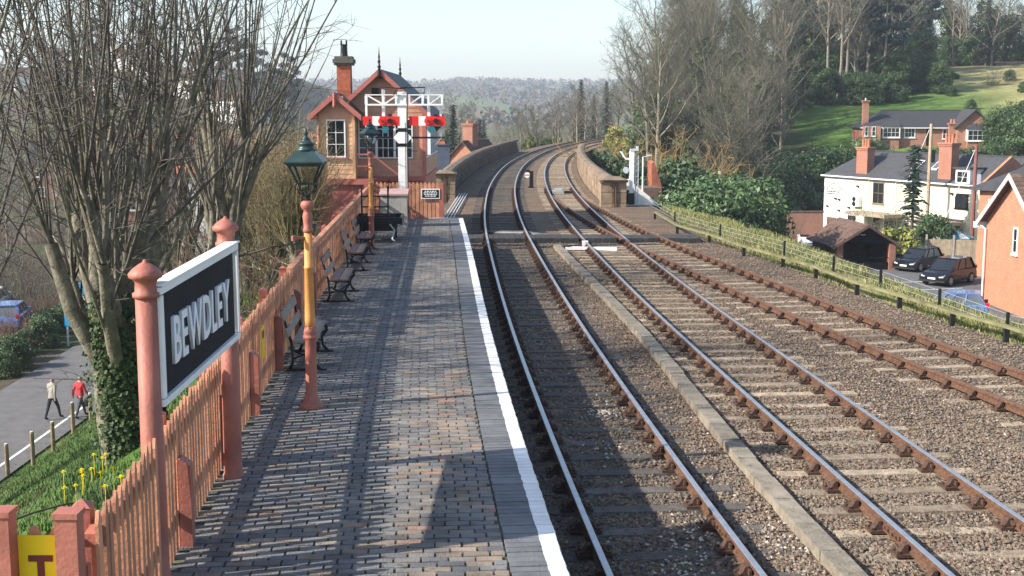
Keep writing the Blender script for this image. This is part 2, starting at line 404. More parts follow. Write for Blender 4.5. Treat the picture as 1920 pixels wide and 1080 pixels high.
# ballast: material with rust and oil tone
def ballast_mat():
    m = mat('ballast', (.135,.112,.092), .95, .3, 14, .0)
    t = m.node_tree; b = t.nodes['Principled BSDF']; tc = t.nodes.new('ShaderNodeTexCoord')
    v = t.nodes.new('ShaderNodeTexVoronoi'); v.inputs['Scale'].default_value = 17
    t.links.new(tc.outputs['Object'], v.inputs['Vector'])
    big = t.nodes.new('ShaderNodeTexNoise'); big.inputs['Scale'].default_value = .8; big.inputs['Detail'].default_value = 5
    t.links.new(tc.outputs['Object'], big.inputs['Vector'])
    cr = t.nodes.new('ShaderNodeValToRGB'); cr.color_ramp.elements[0].color = (.085,.068,.054,1); cr.color_ramp.elements[1].color = (.25,.19,.135,1)
    t.links.new(v.outputs['Color'], cr.inputs[0])
    cb = t.nodes.new('ShaderNodeValToRGB'); cb.color_ramp.elements[0].color = (.7,.68,.66,1); cb.color_ramp.elements[1].color = (1.15,1.0,.88,1); cb.color_ramp.elements[0].position = .35; cb.color_ramp.elements[1].position = .65
    t.links.new(big.outputs[0], cb.inputs[0])
    mx = t.nodes.new('ShaderNodeMix'); mx.data_type = 'RGBA'; mx.blend_type = 'MULTIPLY'; mx.inputs[0].default_value = 1
    t.links.new(cr.outputs[0], mx.inputs[6]); t.links.new(cb.outputs[0], mx.inputs[7]); t.links.new(mx.outputs[2], b.inputs['Base Color'])
    bp = t.nodes.new('ShaderNodeBump'); bp.inputs['Strength'].default_value = .9; bp.inputs['Distance'].default_value = .05
    t.links.new(v.outputs['Distance'], bp.inputs['Height']); t.links.new(bp.outputs[0], b.inputs['Normal'])
    return m
M['ballast'] = ballast_mat()
def bal_z(x, y):
    z = -.205+.025*nz(x, y, .6)+.012*nz(x, y, .22)
    if y < 62: z -= .22*sstep((x-(bR(y)-.3))/.5)
    return z
strip('ballast', axis([(6,30,.25),(30,62.4,.6)]), lambda y: pE(y)-.2 if y < 43 else -5.6, lambda y: bR(y)+.2, bal_z, M['ballast'], 44)
strip('ballast', axis([(62.4,150,1.0)]), lambda y: cA(y)-2.75, lambda y: cB(y)+1.75, lambda x, y: bal_z(x, 30), M['ballast'], 16)
strip('ballast', axis([(150,240,2.5)]), lambda y: cA(y)-2.9, lambda y: cB(y)+3.0, lambda x, y: bal_z(x, 30), M['ballast'], 6)

# ------------------------------------------------------------------ tracks
RAILP = [(-.036,-.004),(-.030,0),(.030,0),(.036,-.004),(.036,-.045),(.012,-.058),(.012,-.108),(.034,-.120),(.034,-.145),(-.034,-.145),(-.034,-.120),(-.012,-.108),(-.012,-.058),(-.036,-.045)]
def rail_mesh(cf, off, y0, y1, top, gap=18.3):
    mb = MB(); n = len(RAILP); y = y0
    ys = axis([(y0, y1, .9)])
    for yy in ys:
        e = .5; d = (cf(yy+e)-cf(yy-e))/(2*e); L = math.hypot(1, d); nx_, ny_ = 1/L, -d/L
        x = cf(yy)
        for a, z in RAILP:
            mb.v.append((x+(off+a)*nx_, yy+(off+a)*ny_, z))
    for j in range(len(ys)-1):
        for k in range(n):
            a = j*n+k; b = j*n+(k+1) % n; mb.f.append((a, b, b+n, a+n)); mb.m.append(1 if k in (0,1,2) else 0)
    mb.f.append(tuple(range(n))); mb.m.append(0)
    o = mb.mesh('rail', [M['railside'], top]); return o
def sleeper_mesh(m, L=2.6):
    mb = MB(); x = L/2; w_ = .125
    vs = [(-x,-w_,-.30),(x,-w_,-.30),(x,w_,-.30),(-x,w_,-.30),(-x,-w_+.012,-.168),(x,-w_+.012,-.168),(x,w_-.012,-.168),(-x,w_-.012,-.168)]
    mb.add(vs, [(4,5,6,7),(0,1,5,4),(1,2,6,5),(2,3,7,6),(3,0,4,7)]); return mb.mesh('sleeper', m)
def chair_mb():
    mb = MB()
    mb.box(-.19,.19,-.095,.095,-.170,-.138)
    for s in (-1, 1):
        pr = [(s*.042,0,-.140),(s*.15,0,-.140),(s*.115,0,-.10),(s*.085,0,-.045),(s*.042,0,-.035)]
        mb.prism([(p[0], -.05, p[2]) for p in pr], (0,.10,0))
        mb.box(s*.155-.016, s*.155+.016, -.075, -.043, -.139, -.112); mb.box(s*.155-.016, s*.155+.016, .043, .075, -.139, -.112)
    mb.box(.038,.066,-.115,.115,-.115,-.060)      # timber key
    return mb
CHAIR_MB = chair_mb(); CHAIR = CHAIR_MB.mesh('chair', M['chair'])
SLP = [sleeper_mesh(M['sleeper']), sleeper_mesh(M['sleeper_dark'])]
def track(label, cf, y0, y1, top, pitch, sl, y_first=None):
    t = thing('railway_track', label, 'track', (0,0,0), group=None)
    for s in (-1, 1): put('rail', rail_mesh(cf, s*.7525, y0, y1, top), t)
    yy = []; y = (y_first or y0)+.3
    while y < min(y1, 178): yy.append(y); y += pitch
    far = MB(); n = 0
    rr = random.Random(3)
    for i, y in enumerate(yy):
        d = (cf(y+.5)-cf(y-.5)); a = -math.atan(d)+rr.uniform(-.012,.012)
        dz = -.022*rr.random()**1.5
        if i < 290:
            o = put('sleeper', SLP[sl], t, (cf(y), y, dz-.006), rz=a)
        for s in (-1, 1):
            mtx = Matrix.Translation((cf(y), y, 0)) @ Matrix.Rotation(a, 4, 'Z') @ Matrix.Translation((s*.7525, 0, 0)) @ (Matrix.Rotation(math.pi, 4, 'Z') if s > 0 else Matrix())
            if n < 150:
                o = put('rail_chair', CHAIR, t); o.matrix_local = mtx; n += 1
            elif y < 75:
                far.add([mtx @ Vector(v) for v in CHAIR_MB.v], CHAIR_MB.f)
    if far.v: far.build('rail_chair', M['chair'], t, kind='stuff')
    # fishplates where the rails are jointed
    for yj in (13.35, 31.6, 49.9):
        if y0 < yj < y1:
            for s in (-1, 1):
                d = cf(yj+.5)-cf(yj-.5); mtx = Matrix.Translation((cf(yj), yj, 0)) @ Matrix.Rotation(-math.atan(d), 4, 'Z') @ Matrix.Translation((s*.7525,0,0))
                mb = MB()
                for q in (-1, 1):
                    mb.box(q*.026-.011, q*.026+.011, -.23, .23, -.108, -.056)
                    for k in (-.17,-.06,.06,.17): mb.box(q*.047-.014, q*.047+.014, k-.016, k+.016, -.098, -.066)
                o = mb.xf(mtx).build('fishplate', M['railside'], t)
    return t
tA = track('bright steel railway track running beside the brick platform edge', cA, 6.5, 238, M['railtop'], .76, 1)
tB = track('railway track with pale sleepers between the concrete trough and the rusty siding', cB, 6.5, 238, M['railtop'], .76, 0)
tC = track('rusty siding track joining at the points beside the cable run', cC, 8, 66.5, M['railtop_rust'], .80, 0)

# concrete cable trough between the first two tracks: each lid is its own slab
tr = interp([(6,3.75),(12,3.30),(16.3,3.02),(24.9,2.66),(34,2.06),(43.6,1.38)])
t = thing('cable_trough', 'long line of concrete cable trough lids between two tracks', 'cable trough')
y = 8.2; k = 0; rr = random.Random(5)
while y < 43.2:
    L = .9; d = (tr(y+L)-tr(y))/L; mb = MB(); mb.box(.0,.25,0,L-.012,-.30,-.085+rr.uniform(-.012,.012))
    put('trough_lid', mb.mesh('trough_lid', M['troughc']), t, (tr(y)+rr.uniform(-.006,.006), y, 0), rz=-math.atan(d)); y += L; k += 1

# ballast stones near the lens
stM = [M['stone%d' % i] for i in range(6)]
rr = random.Random(11); mb = MB()
def stone(mb, x, y, z, s, m):
    a = rr.uniform(0, 6.28); ca, sa = math.cos(a), math.sin(a)
    pts = [(1,0,.0),(0,1,.1),(-1,0,-.1),(0,-1,0),(.15,.1,.8),(-.1,0,-.8)]
    vs = []
    for p in pts:
        q = (p[0]*s*rr.uniform(.75,1.25), p[1]*s*rr.uniform(.6,1.0), p[2]*s*rr.uniform(.7,1.1))
        vs.append((x+q[0]*ca-q[1]*sa, y+q[0]*sa+q[1]*ca, z+q[2]))
    mb.add(vs, [(0,1,4),(1,2,4),(2,3,4),(3,0,4),(1,0,5),(2,1,5),(3,2,5),(0,3,5)], m)
cnt = 0
while cnt < 100000:
    y = 9.5/(1-rr.random()*(1-9.5/46)); x = rr.uniform(pE(y)+.05, bR(y)-.1)
    # sleepers stay mostly clear of stone
    if abs(x-tr(y)-.13) < .17 and y < 43.3: continue
    if min(abs(abs(x-c(y))-.7525) for c in (cA, cB, cC)) < .05: continue
    dA = abs(x-cA(y)); dC = abs(x-cC(y))
    wts_ = (22,30,7,4,1,40) if dA < .66 else (30,16,22,26,1.5,4) if dC < 1.1 else (34,26,16,14,1,9)
    m = rr.choices(range(6), wts_)[0]
    s = rr.uniform(.016,.040) if m != 4 else rr.uniform(.016,.034)
    on = False
    for c in (cA, cB, cC):
        if abs(x-c(y)) < 1.3:
            # phase of the sleepers is left to chance on the weathered edges
            on = True
    z = bal_z(x, y)+rr.uniform(0,.012)
    if on and rr.random() < .45: z -= .012
    stone(mb, x, y, z+.004, s, m); cnt += 1
for cx, cy, n_ in [(1.95,13.3,50),(1.75,12.2,70),(3.0,13.3,40),(1.4,19.3,60),(1.3,17.2,20)]:
    for _ in range(n_):
        x = rr.gauss(cx,.16); y = rr.gauss(cy,.4); stone(mb, x, y, bal_z(x, y)+.02, rr.uniform(.016,.036), 4)
mb.build('ballast_stones', stM, kind='stuff', label='loose brown and pale ballast stones around the tracks', cat='ballast')

# ------------------------------------------------------------------ platform
pm = MB(); ys = axis([(5.5,42.0,1.2)])
for y in ys: pm.v += [(fL(y)-.12, y, PZ-.018), (pE(y)-.05, y, PZ-.018), (pE(y)-.05, y, -.4), (fL(y)-.12, y, -.1)]
for j in range(len(ys)-1):
    a = j*4; pm.f += [(a, a+1, a+5, a+4), (a+1, a+2, a+6, a+5), (a+3, a, a+4, a+7)]; pm.m += [0, 1, 1]
e = (len(ys)-1)*4; pm.f.append((e, e+1, e+2, e+3)); pm.m.append(1)
plat = pm.build('platform', [M['joint'], M['stone_dark']], kind='structure')
PV = ['pave0','pave1','pave2','pave3','pave4']; PVM = [M[k] for k in PV]
def brick_vs(L, W, H, ch=.006):
    return [(-L/2,-W/2,-H),(L/2,-W/2,-H),(L/2,W/2,-H),(-L/2,W/2,-H),(-L/2+ch,-W/2+ch,0),(L/2-ch,-W/2+ch,0),(L/2-ch,W/2-ch,0),(-L/2+ch,W/2-ch,0)]
BF = [(4,5,6,7),(0,1,5,4),(1,2,6,5),(2,3,7,6),(3,0,4,7)]
bmesh_ = []
for k in PV:
    mb = MB(); mb.add(brick_vs(.216,.1055,.05,.004), BF); bmesh_.append(mb.mesh('brick', M[k]))
far = MB(); rr = random.Random(2); nb = 0; row = 0; y0 = 8.5
allb = []
while y0 < 41.6:
    slope = .062; xe = pE(y0)-.475; x = fL(y0)+.02+(.1125 if row % 2 else 0)+rr.uniform(-.01,.01)
    while x < xe-.06:
        L = .214
        if x+L > xe: L = xe-x
        xc = x+L/2; yc = y0+slope*(xc-xe)+rr.uniform(-.004,.004)
        # band of browner bricks inside the edge at the near end
        brown = math.exp(-((xc-(pE(yc)-.85))/.38)**2)*(1-sstep((yc-15.5)/2.5))
        wts = (40-14*brown, 28+6*brown, 10+44*brown, 1.2+4*brown, 20-16*brown)
        m = rr.choices(range(5), [max(0.5, q) for q in wts])[0]
        allb.append((xc, yc, L, m, rr.uniform(-.005,.004), rr.uniform(-.02,.02), rr.uniform(-.012,.012), rr.uniform(-.02,.02))); x += .2255+rr.uniform(-.004,.004)
    y0 += .1115; row += 1
for i, (xc, yc, L, m, dz, a, tx, ty) in enumerate(allb):
    if nb < 300 and L > .2 and yc > 9.0 and abs(xc/yc) < .40:
        o = put('brick', bmesh_[m], plat, (xc, yc, PZ+dz)); o.rotation_euler = (tx*1.6, ty, a+.062); nb += 1
    else:
        mtx = Matrix.Translation((xc, yc, PZ+dz)) @ Matrix.Rotation(a+.062, 4, 'Z') @ Matrix.Rotation(tx*1.6, 4, 'X') @ Matrix.Rotation(ty, 4, 'Y')
        far.add([mtx @ Vector(v) for v in brick_vs(L+.002,.1055,.05,.004)], BF, m)
far.build('brick', PVM, plat, kind='stuff')
# coping blocks across the edge, outer third painted white
def coping_mb():
    mb = MB(); W, H, ch, wl = .1085, .09, .005, .155
    mb.add([(-.46,-W/2,-H),(-.46,W/2,-H),(-.46+ch,-W/2+ch,0),(-.46+ch,W/2-ch,0),(-wl,-W/2,-H),(-wl,W/2,-H),(-wl,-W/2+ch,0),(-wl,W/2-ch,0)],
           [(2,6,7,3),(0,4,6,2),(5,1,3,7),(1,0,2,3)], 0)
    mb.add([(-wl,-W/2,-H),(-wl,W/2,-H),(-wl,-W/2+ch,.0015),(-wl,W/2-ch,.0015),(0,-W/2,-H),(0,W/2,-H),(-.012,-W/2+ch,.0015),(-.012,W/2-ch,.0015),(0,-W/2+ch,-.014),(0,W/2-ch,-.014)],
           [(2,6,7,3),(0,4,8,6,2),(5,1,3,7,9),(6,8,9,7),(4,5,9,8)], 1)
    return mb
CM = coping_mb(); cme = CM.mesh('coping_block', [M['coping'], M['whitepaint']])
y = 8.6; n = 0; far = MB(); rr = random.Random(9)
while y < 42.1:
    d = pE(y+.3)-pE(y-.3); a = -math.atan(d/.6)+rr.uniform(-.008,.008)
    if n < 298:
        o = put('coping_block', cme, plat, (pE(y)+rr.uniform(-.004,.004), y, PZ+rr.uniform(-.003,.003)+.002), rz=a)
        o.rotation_euler[0] = rr.uniform(-.012,.012)
    else:
        mtx = Matrix.Translation((pE(y), y, PZ+.002)) @ Matrix.Rotation(a, 4, 'Z')
        for q, mi in zip(CM.f, CM.m): far.add([mtx @ Vector(CM.v[i]) for i in q], [tuple(range(len(q)))], mi)
    y += .1115; n += 1
if far.v: far.build('coping_block', [M['coping'], M['whitepaint']], plat, kind='stuff')
mb = MB(); mb.box(-1.15,.0,-.14,0,-.09,.004); mb.build('end_coping', M['whitepaint'], plat, loc=(pE(42.2)-.02, 42.25, PZ), rz=.06)
mb = MB(); mb.box(-2.9,-.0,-.55,-.15,-.09,.001); mb.build('end_slab', M['coping'], plat, loc=(pE(42.2)-.02, 42.2, PZ), rz=.06)

# ------------------------------------------------------------------ road and car park
road = strip('road', axis([(20,130,3)]), lambda y: -22.8-.004*(y-45)**2*(y > 45)*.3, lambda y: -17.35-.004*(y-45)**2*(y > 45)*.3, ROADZ+.06, M['asphalt'])
strip('road_line', axis([(30,120,3)]), lambda y: -18.15-.0012*(y-45)**2*(y > 45), lambda y: -18.03-.0012*(y-45)**2*(y > 45), ROADZ+.066, M['whitepaint_plain'])
mb = MB(); mb.add([(19.5,50,-6.62),(60,50,-6.62),(60,96,-6.62),(19.5,96,-6.62)], [(0,1,2,3)]); mb.build('car_park', M['carpark'], kind='structure')
for i in range(4):
    a = Vector((22.2+.5*i, 69.5+3.6*i, -6.616)); b = a+Vector((5.2,1.4,0)); d = Vector((-.03,.11,0))
    mb = MB(); mb.add([a, b, b+d, a+d], [(0,1,2,3)]); mb.build('bay_line', M['whitepaint_plain'], kind='structure')
# ------------------------------------------------------------------ picket fence along the back of the platform
def picket_mesh(h, wd=.085, th=.022, m='picket', point=.07):
    mb = MB(); a = wd/2
    mb.prism([(0,-a,0),(0,a,0),(0,a,h-point),(0,a*.25,h),(0,-a*.25,h),(0,-a,h-point)], (th,0,0)); return mb.mesh('picket', M[m])
fence = thing('picket_fence', 'long orange picket fence along the back of the platform', 'fence')
pk = [picket_mesh(1.22), picket_mesh(1.235), picket_mesh(1.21)]
rr = random.Random(21); y = 7.55
while y < 42.9:
    a = -math.atan(fL(y+.5)-fL(y-.5))
    o = put('picket', rr.choice(pk), fence, (fL(y)+rr.uniform(-.004,.004), y, PZ-.06+rr.uniform(-.022,.02)), rz=a+rr.uniform(-.04,.04)); o.rotation_euler[0] = rr.gauss(0,.010); y += .143+rr.uniform(-.006,.006)
def follow_bar(name, y0, y1, off, z0, z1, th, mt, parent):
    mb = MB(); ys = axis([(y0, y1, 1.2)])
    for yy in ys: mb.v += [(fL(yy)+off, yy, z0), (fL(yy)+off+th, yy, z0), (fL(yy)+off+th, yy, z1), (fL(yy)+off, yy, z1)]
    for j in range(len(ys)-1):
        for k in range(4): a = j*4+k; b = j*4+(k+1) % 4; mb.f.append((a, b, b+4, a+4)); mb.m.append(0)
    mb.f += [(3,2,1,0), tuple((len(ys)-1)*4+k for k in range(4))]; mb.m += [0,0]
    return fixn(mb.build(name, mt, parent))
for z in (.24, .93): follow_bar('rail', 7.5, 43.0, -.078, PZ+z, PZ+z+.085, .075, M['picket_pink'], fence)
follow_bar('cap_rail', 19.5, 43.0, -.045, PZ+1.085, PZ+1.165, .10, M['picket'], fence)
pp = MB(); pp.box(0,.10,-.07,.07,-.1,.70); pp.add([(0,-.07,.70),(.10,-.07,.70),(.10,.07,.70),(0,.07,.70),(0,-.07,.76),(.02,-.07,.76),(.02,.07,.76),(0,.07,.76)], [(0,1,5,4),(1,2,6,5),(2,3,7,6),(3,0,4,7),(4,5,6,7)])
ppm = pp.mesh('strut_post', M['pink'])
tp = MB(); tp.box(-.20,-.081,-.06,.06,-1.2,1.12); tp.add([(-.205,-.065,1.12),(-.075,-.065,1.12),(-.075,.065,1.12),(-.205,.065,1.12),(-.14,0,1.17)], [(0,1,4),(1,2,4),(2,3,4),(3,0,4)]); tpm = tp.mesh('fence_post', M['pink'])
y = 8.0
for i in range(15):
    yy = 7.75+2.42*i
    if yy > 43: break
    put('fence_post', tpm, fence, (fL(yy), yy, PZ), rz=-math.atan(fL(yy+.5)-fL(yy-.5)))
for yy in (10.15,12.5,14.75,17.35,20.0,22.5):
    put('strut_post', ppm, fence, (fL(yy)+.026, yy, PZ), rz=-math.atan(fL(yy+.5)-fL(yy-.5)))
# yellow warning plate on the fence (small) between two strut posts
o = thing('fence_notice', 'small weathered yellow notice fixed to pickets behind the first bench', 'sign', (fL(15.9)+.026, 15.9, PZ+.45), rz=.075)
mb = MB(); mb.box(0,.012,-.16,.16,0,.42); mb.build('plate', M['yellow'], o); mb = MB(); mb.box(.012,.016,-.10,.10,.26,.36); mb.build('panel', M['stone3'], o)

# end fence across the platform end, with its notice
ef = thing('end_fence', 'taller orange picket fence across the platform end by the signal', 'fence', (0,0,0))
pk2 = picket_mesh(1.22, .11, .025)
x0 = -4.75; x1 = -2.55; yF = 42.9
n = 17
for i in range(n):
    x = mix(x0, x1, i/(n-1)); o = put('picket', pk2, ef, (x, yF-.02*(x-x0), PZ-.05), rz=-math.pi/2)
mb = MB(); mb.box(x0-.1, x1+.05, yF-.0, yF+.06, PZ+.25, PZ+.33); mb.box(x0-.1, x1+.05, yF, yF+.06, PZ+.85, PZ+.93); mb.build('rail', M['picket_pink'], ef)
mb = MB(); mb.box(x1+.06, x1+.21, yF-.12, yF+.04, PZ-.3, PZ+1.12); mb.build('fence_post', M['pink'], ef)
nb_ = thing('notice_board', 'small black notice with white border and lettering on the end fence', 'sign', (-2.78, 42.78, PZ+.78), rz=.0)
mb = MB(); mb.box(-.32,.32,-.02,.012,-.17,.17); mb.build('border', M['whitepaint_plain'], nb_)
mb = MB(); mb.box(-.285,.285,-.026,-.021,-.135,.135); mb.build('panel', M['signblack'], nb_)
for z, txtw in ((.085,.40),(.03,.46),(-.025,.44),(-.08,.36)):
    rr = random.Random(int(z*1000)); x = -txtw/2
    while x < txtw/2:
        L = rr.uniform(.04,.10); mb = MB(); mb.box(x, min(x+L, txtw/2), -.030, -.0265, z-.016, z+.016); mb.build('lettering', M['letter'], nb_); x += L+.022

# short return fence with gate posts and yellow sign at the bottom left
rf = thing('return_fence', 'short picket return fence with thick pink posts holding a yellow sign', 'fence')
yR = 7.42
pkr = picket_mesh(1.12, .10, .022)
for x in (-2.80,-2.935): put('picket', pkr, rf, (x, yR, PZ-.02), rz=-math.pi/2)
put('picket', pkr, rf, (-3.13, yR, PZ-.05), rz=-math.pi/2)
mb = MB(); mb.box(-3.6,-2.62,yR+.002,yR+.06,PZ+.75,PZ+.84); mb.build('rail', M['picket_pink'], rf)
for x, h in ((-2.68,1.19),(-3.09,1.20)):
    mb = MB(); mb.box(x-.075,x+.06,yR-.16,yR-.03,PZ-.6,PZ+h); o = mb.build('gate_post', M['pink'], rf)
    mb = MB(); mb.box(x-.085,x+.07,yR-.17,yR-.02,PZ+h,PZ+h+.035); mb.build('post_cap', M['pink'], o)
ts = thing('warning_sign', 'yellow warning sign with dark letter T on pink gate fence', 'sign', (-2.89, yR-.035, PZ+.95))
mb = MB(); mb.box(-.135,.135,-.012,.0,-.45,.10); mb.build('plate', M['yellow'], ts)
mb = MB(); mb.box(-.075,.075,-.017,-.0125,-.065,-.025); mb.box(-.022,.022,-.017,-.0125,-.36,-.065); mb.build('letter', M['darkred'], ts)

# ------------------------------------------------------------------ station nameboard
nbX = -2.78; Y0, Y1 = 9.42, 12.12
sg = thing('station_nameboard', 'black BEWDLEY station nameboard in white frame on two pink posts', 'station sign', (nbX, Y0, PZ))
def npost(y, parent, h=2.36):
    r = .088
    mb = MB(); mb.lathe([(r*1.18,-.05),(r*1.18,.03),(r*1.05,.05),(r*1.03,.3),(r,.6),(r*.94,h)], 20); o = mb.build('post', M['pink'], parent, True, loc=(0, y, 0))
    mb = MB(); mb.lathe([(r*.94,h-.06),(r*1.16,h-.05),(r*1.16,h-.02),(r*.95,h-.01),(r*.9,h+.06),(r*1.1,h+.085),(r*1.42,h+.10),(r*1.45,h+.13),(r*1.1,h+.165),(r*.55,h+.20),(r*.22,h+.215),(r*.12,h+.235)], 20)
    mb.build('post_cap', M['pink'], o, True)
npost(0, sg, 2.27); npost(Y1-Y0, sg, 2.37)
L = Y1-Y0; bz0, bz1 = 1.40, 2.24; tilt = .05
board = MB(); board.prism([(.03,.09,bz0),(.03,L-.09,bz0+tilt),(.03,L-.09,bz1+tilt),(.03,.09,bz1)], (.05,0,0)); bo = fixn(board.build('board', mat('boardface', (.018,.019,.022), .7, .3, 3, spec=.1), sg))
fw = .055
def fr(a, b, n='frame'):
    mb = MB(); mb.bar(a, b, .085, fw, up=(0,0,1)); return mb.build(n, M['whitepaint_plain'], bo)
x_ = .07
fr((x_,.0,bz0-.01),(x_,L+.02,bz0+tilt-.01)); fr((x_,.0,bz1+.02),(x_,L+.02,bz1+tilt+.02))
for yy, dz in ((.035,0),(L-.018,tilt)):
    mb = MB(); mb.box(x_-.0415,x_+.0415,yy-.036,yy+.036,bz0+dz+.027,bz1+dz-.018); mb.build('frame', M['whitepaint_plain'], bo)
mb = MB(); mb.bar((x_,-.0,bz1+.068),(x_,L+.02,bz1+tilt+.068),.12,.018); mb.build('drip_cap', M['whitepaint_plain'], bo)
letters('BEWDLEY', .38, M['letter'], bo, (.092,.36,bz0+.235), (0,1,.018), (0,0,1), .026, .010, 1.98)

# ------------------------------------------------------------------ gas-style platform lamps
def make_lamp(loc, label):
    t = thing('platform_lamp', label, 'lamp post', loc, group='station lamps along the platform')
    mb = MB(); mb.lathe([(.145,-.02),(.15,.03),(.125,.055),(.11,.07),(.10,.12),(.082,.15),(.072,.17),(.068,.84),(.075,.85)], 24); mb.build('base', M['pink'], t, True)
    mb = MB(); mb.lathe([(.075,.85),(.088,.87),(.088,.90),(.07,.915),(.082,.93),(.074,.97),(.06,1.02)], 20); mb.build('collar', M['pink'], t, True)
    for k in range(8):
        a = k*math.pi/4; mb = MB(); mb.prism([(.066*math.cos(a-.15),.066*math.sin(a-.15),.96),(.066*math.cos(a+.15),.066*math.sin(a+.15),.96),(.078*math.cos(a),.078*math.sin(a),1.06)], (0,0,.02)); mb.build('collar_leaf', M['pink'], t)
    mb = MB(); mb.lathe([(.062,.96),(.062,1.1),(.054,1.72),(.060,1.725),(.060,1.75),(.053,1.755),(.048,2.18)], 20); mb.build('shaft', M['orange'], t, True)
    mb = MB(); mb.lathe([(.052,2.16),(.062,2.17),(.062,2.20),(.05,2.22),(.055,2.30),(.062,2.36),(.05,2.40),(.045,2.43),(.075,2.455),(.085,2.495),(.07,2.53),(.045,2.545)], 20); mb.build('knob', M['pink'], t, True)
    mb = MB(); mb.bar((-.0,-.0,2.10),(-.16,-.10,2.10),.03,.03); mb.lathe([(.028,-.03),(.028,.03)], 8, (-.16,-.10,2.10)); mb.build('ladder_rest', M['pink'], t)
    z0 = 2.545
    ln = put('lantern', (lambda mb: (mb.lathe([(.05,0),(.05,.07),(.06,.075),(.06,.09)], 12, (0,0,z0)), mb)[1].mesh('lantern', M['black']))(MB()), t)
    g = MB(); zb, zt = z0+.24, z0+.545; rb, rt = .105, .235
    cb = [(rb*sx, rb*sy, zb) for sx, sy in ((-1,-1),(1,-1),(1,1),(-1,1))]; ct = [(rt*sx, rt*sy, zt) for sx, sy in ((-1,-1),(1,-1),(1,1),(-1,1))]
    mb = MB()
    for i in range(4):
        mb.bar(cb[i], ct[i], .022); mb.bar(cb[i], cb[(i+1) % 4], .022); mb.bar(ct[i], ct[(i+1) % 4], .028)
        a = Vector(cb[i]); p1 = Vector((a.x*1.15, a.y*1.15, zb-.06)); p2 = Vector((a.x*.95, a.y*.95, zb-.12)); p3 = Vector((a.x*.4, a.y*.4, z0+.09))
        mb.tube([a, p1, p2, p3], .011, 5)
        mid = (Vector(cb[i])+Vector(cb[(i+1) % 4]))/2; mb.tube([mid, mid*1.08+Vector((0,0,-.06*1.0-zb*.08)), Vector((mid.x*.4, mid.y*.4, z0+.09))], .008, 4)
    mb.build('lantern_frame', M['black'], ln)
    for i in range(4):
        mb = MB(); j = (i+1) % 4
        q = [Vector(cb[i]), Vector(cb[j]), Vector(ct[j]), Vector(ct[i])]; nrm = (q[1]-q[0]).cross(q[3]-q[0]).normalized()
        mb.prism(q, -nrm*.003); fixn(mb.build('glass_pane', M['lampglass'], ln))
    rf_ = MB(); k = math.sqrt(2)
    rf_.lathe([(rt*k*.97,-.06),(rt*k*1.13,-.02),(rt*k*1.16,.0),(rt*k*1.12,.02),(rt*k*.75,.10),(rt*k*.45,.165)], 4, (0,0,zt+.01), rot=math.pi/4); ro = rf_.build('lantern_roof', M['lampgreen'], ln)
    mb = MB(); mb.lathe([(.135,.15),(.145,.17),(.12,.19),(.105,.235),(.125,.245),(.115,.265),(.075,.29),(.055,.315),(.065,.325),(.03,.345),(.02,.37),(.034,.39),(.036,.41),(.016,.455),(.006,.49)], 14, (0,0,zt+.01)); mb.build('finial', M['lampgreen'], ro, True)
    mb = MB(); n = 13
    for s in range(4):
        for q in range(n):
            u = -rt*.9+2*rt*.9*q/(n-1); p = [(u,-rt-.002),(rt+.002,u),(u,rt+.002),(-rt-.002,u)][s]
            mb.box(p[0]-.007,p[0]+.007,p[1]-.007,p[1]+.007,zt-.045,zt+.0)
    mb.build('fretwork', M['lampgreen'], ro, kind='stuff')
    lm = Matrix.Translation((0,0,z0)) @ Matrix.Scale(.84, 4) @ Matrix.Translation((0,0,-z0))
    ln.data.transform(lm)
    for c in ln.children_recursive: c.data.transform(lm)
    return t
l1 = make_lamp(P(585,764,PZ), 'tall orange and pink lamp with green lantern beside the first bench')
l2 = make_lamp(P(697,467,PZ), 'orange and pink lantern post standing by the luggage trolley'); l2.rotation_euler[2] = .5

# ------------------------------------------------------------------ benches
def make_bench(y, label, L=1.75, dx=.16):
    b = thing('platform_bench', label, 'bench', (fL(y)+dx, y, PZ), rz=-math.atan(fL(y+.5)-fL(y-.5)), group='benches backing onto the picket fence')
    for s in (-1, 0, 1):
        yy = s*(L/2-.18)
        if s == 0: continue
        mb = MB(); pts = [(.47,.40),(.48,.33),(.40,.22),(.42,.10),(.50,.0)]
        mb.tube([(x, yy, z) for x, z in pts], [.026,.024,.02,.02,.03], 6)
        mb.tube([(x, yy, z) for x, z in [(.06,.0),(.11,.12),(.10,.30),(.09,.42),(.03,.62),(-.03,.86)]], [.03,.02,.02,.024,.022,.018], 6)
        mb.tube([(.10,yy,.40),(.3,yy,.385),(.47,yy,.40)], .02, 6); mb.tube([(.10,yy,.16),(.27,yy,.22),(.42,yy,.16)], .014, 5)
        mb.tube([(.1,yy,.30),(.2,yy,.24),(.27,yy,.22)], .012, 5); mb.tube([(.45,yy,.32),(.35,yy,.25),(.27,yy,.22)], .012, 5)
        mb.box(-.02,.58,yy-.035,yy+.035,0,.025)
        mb.build('leg', M['castiron'], b, True)
    for k, x in enumerate((.13,.30)):
        mb = MB(); mb.box(x, x+.155, -L/2, L/2, .415, .45); mb.build('seat_plank', M['benchwood'] if y > 20 else M['benchgrey'], b)
    for z, h in ((.50,.11),(.72,.13)):
        mb = MB(); a = -.30
        mb.prism([(.08-(z-.42)*.27,-L/2,z),(.105-(z-.42)*.27,-L/2,z+.005),(.105-(z+h-.42)*.27,-L/2,z+h),(.08-(z+h-.42)*.27,-L/2,z+h)], (0,L,0)); fixn(mb.build('back_plank', M['benchgrey'] if y < 20 or z < .6 else M['benchwood'], b))
    return b
make_bench(17.95, 'pale slatted bench with iron legs beside the first lamp post')
make_bench(24.3, 'brown plank bench with iron legs, second along the fence')
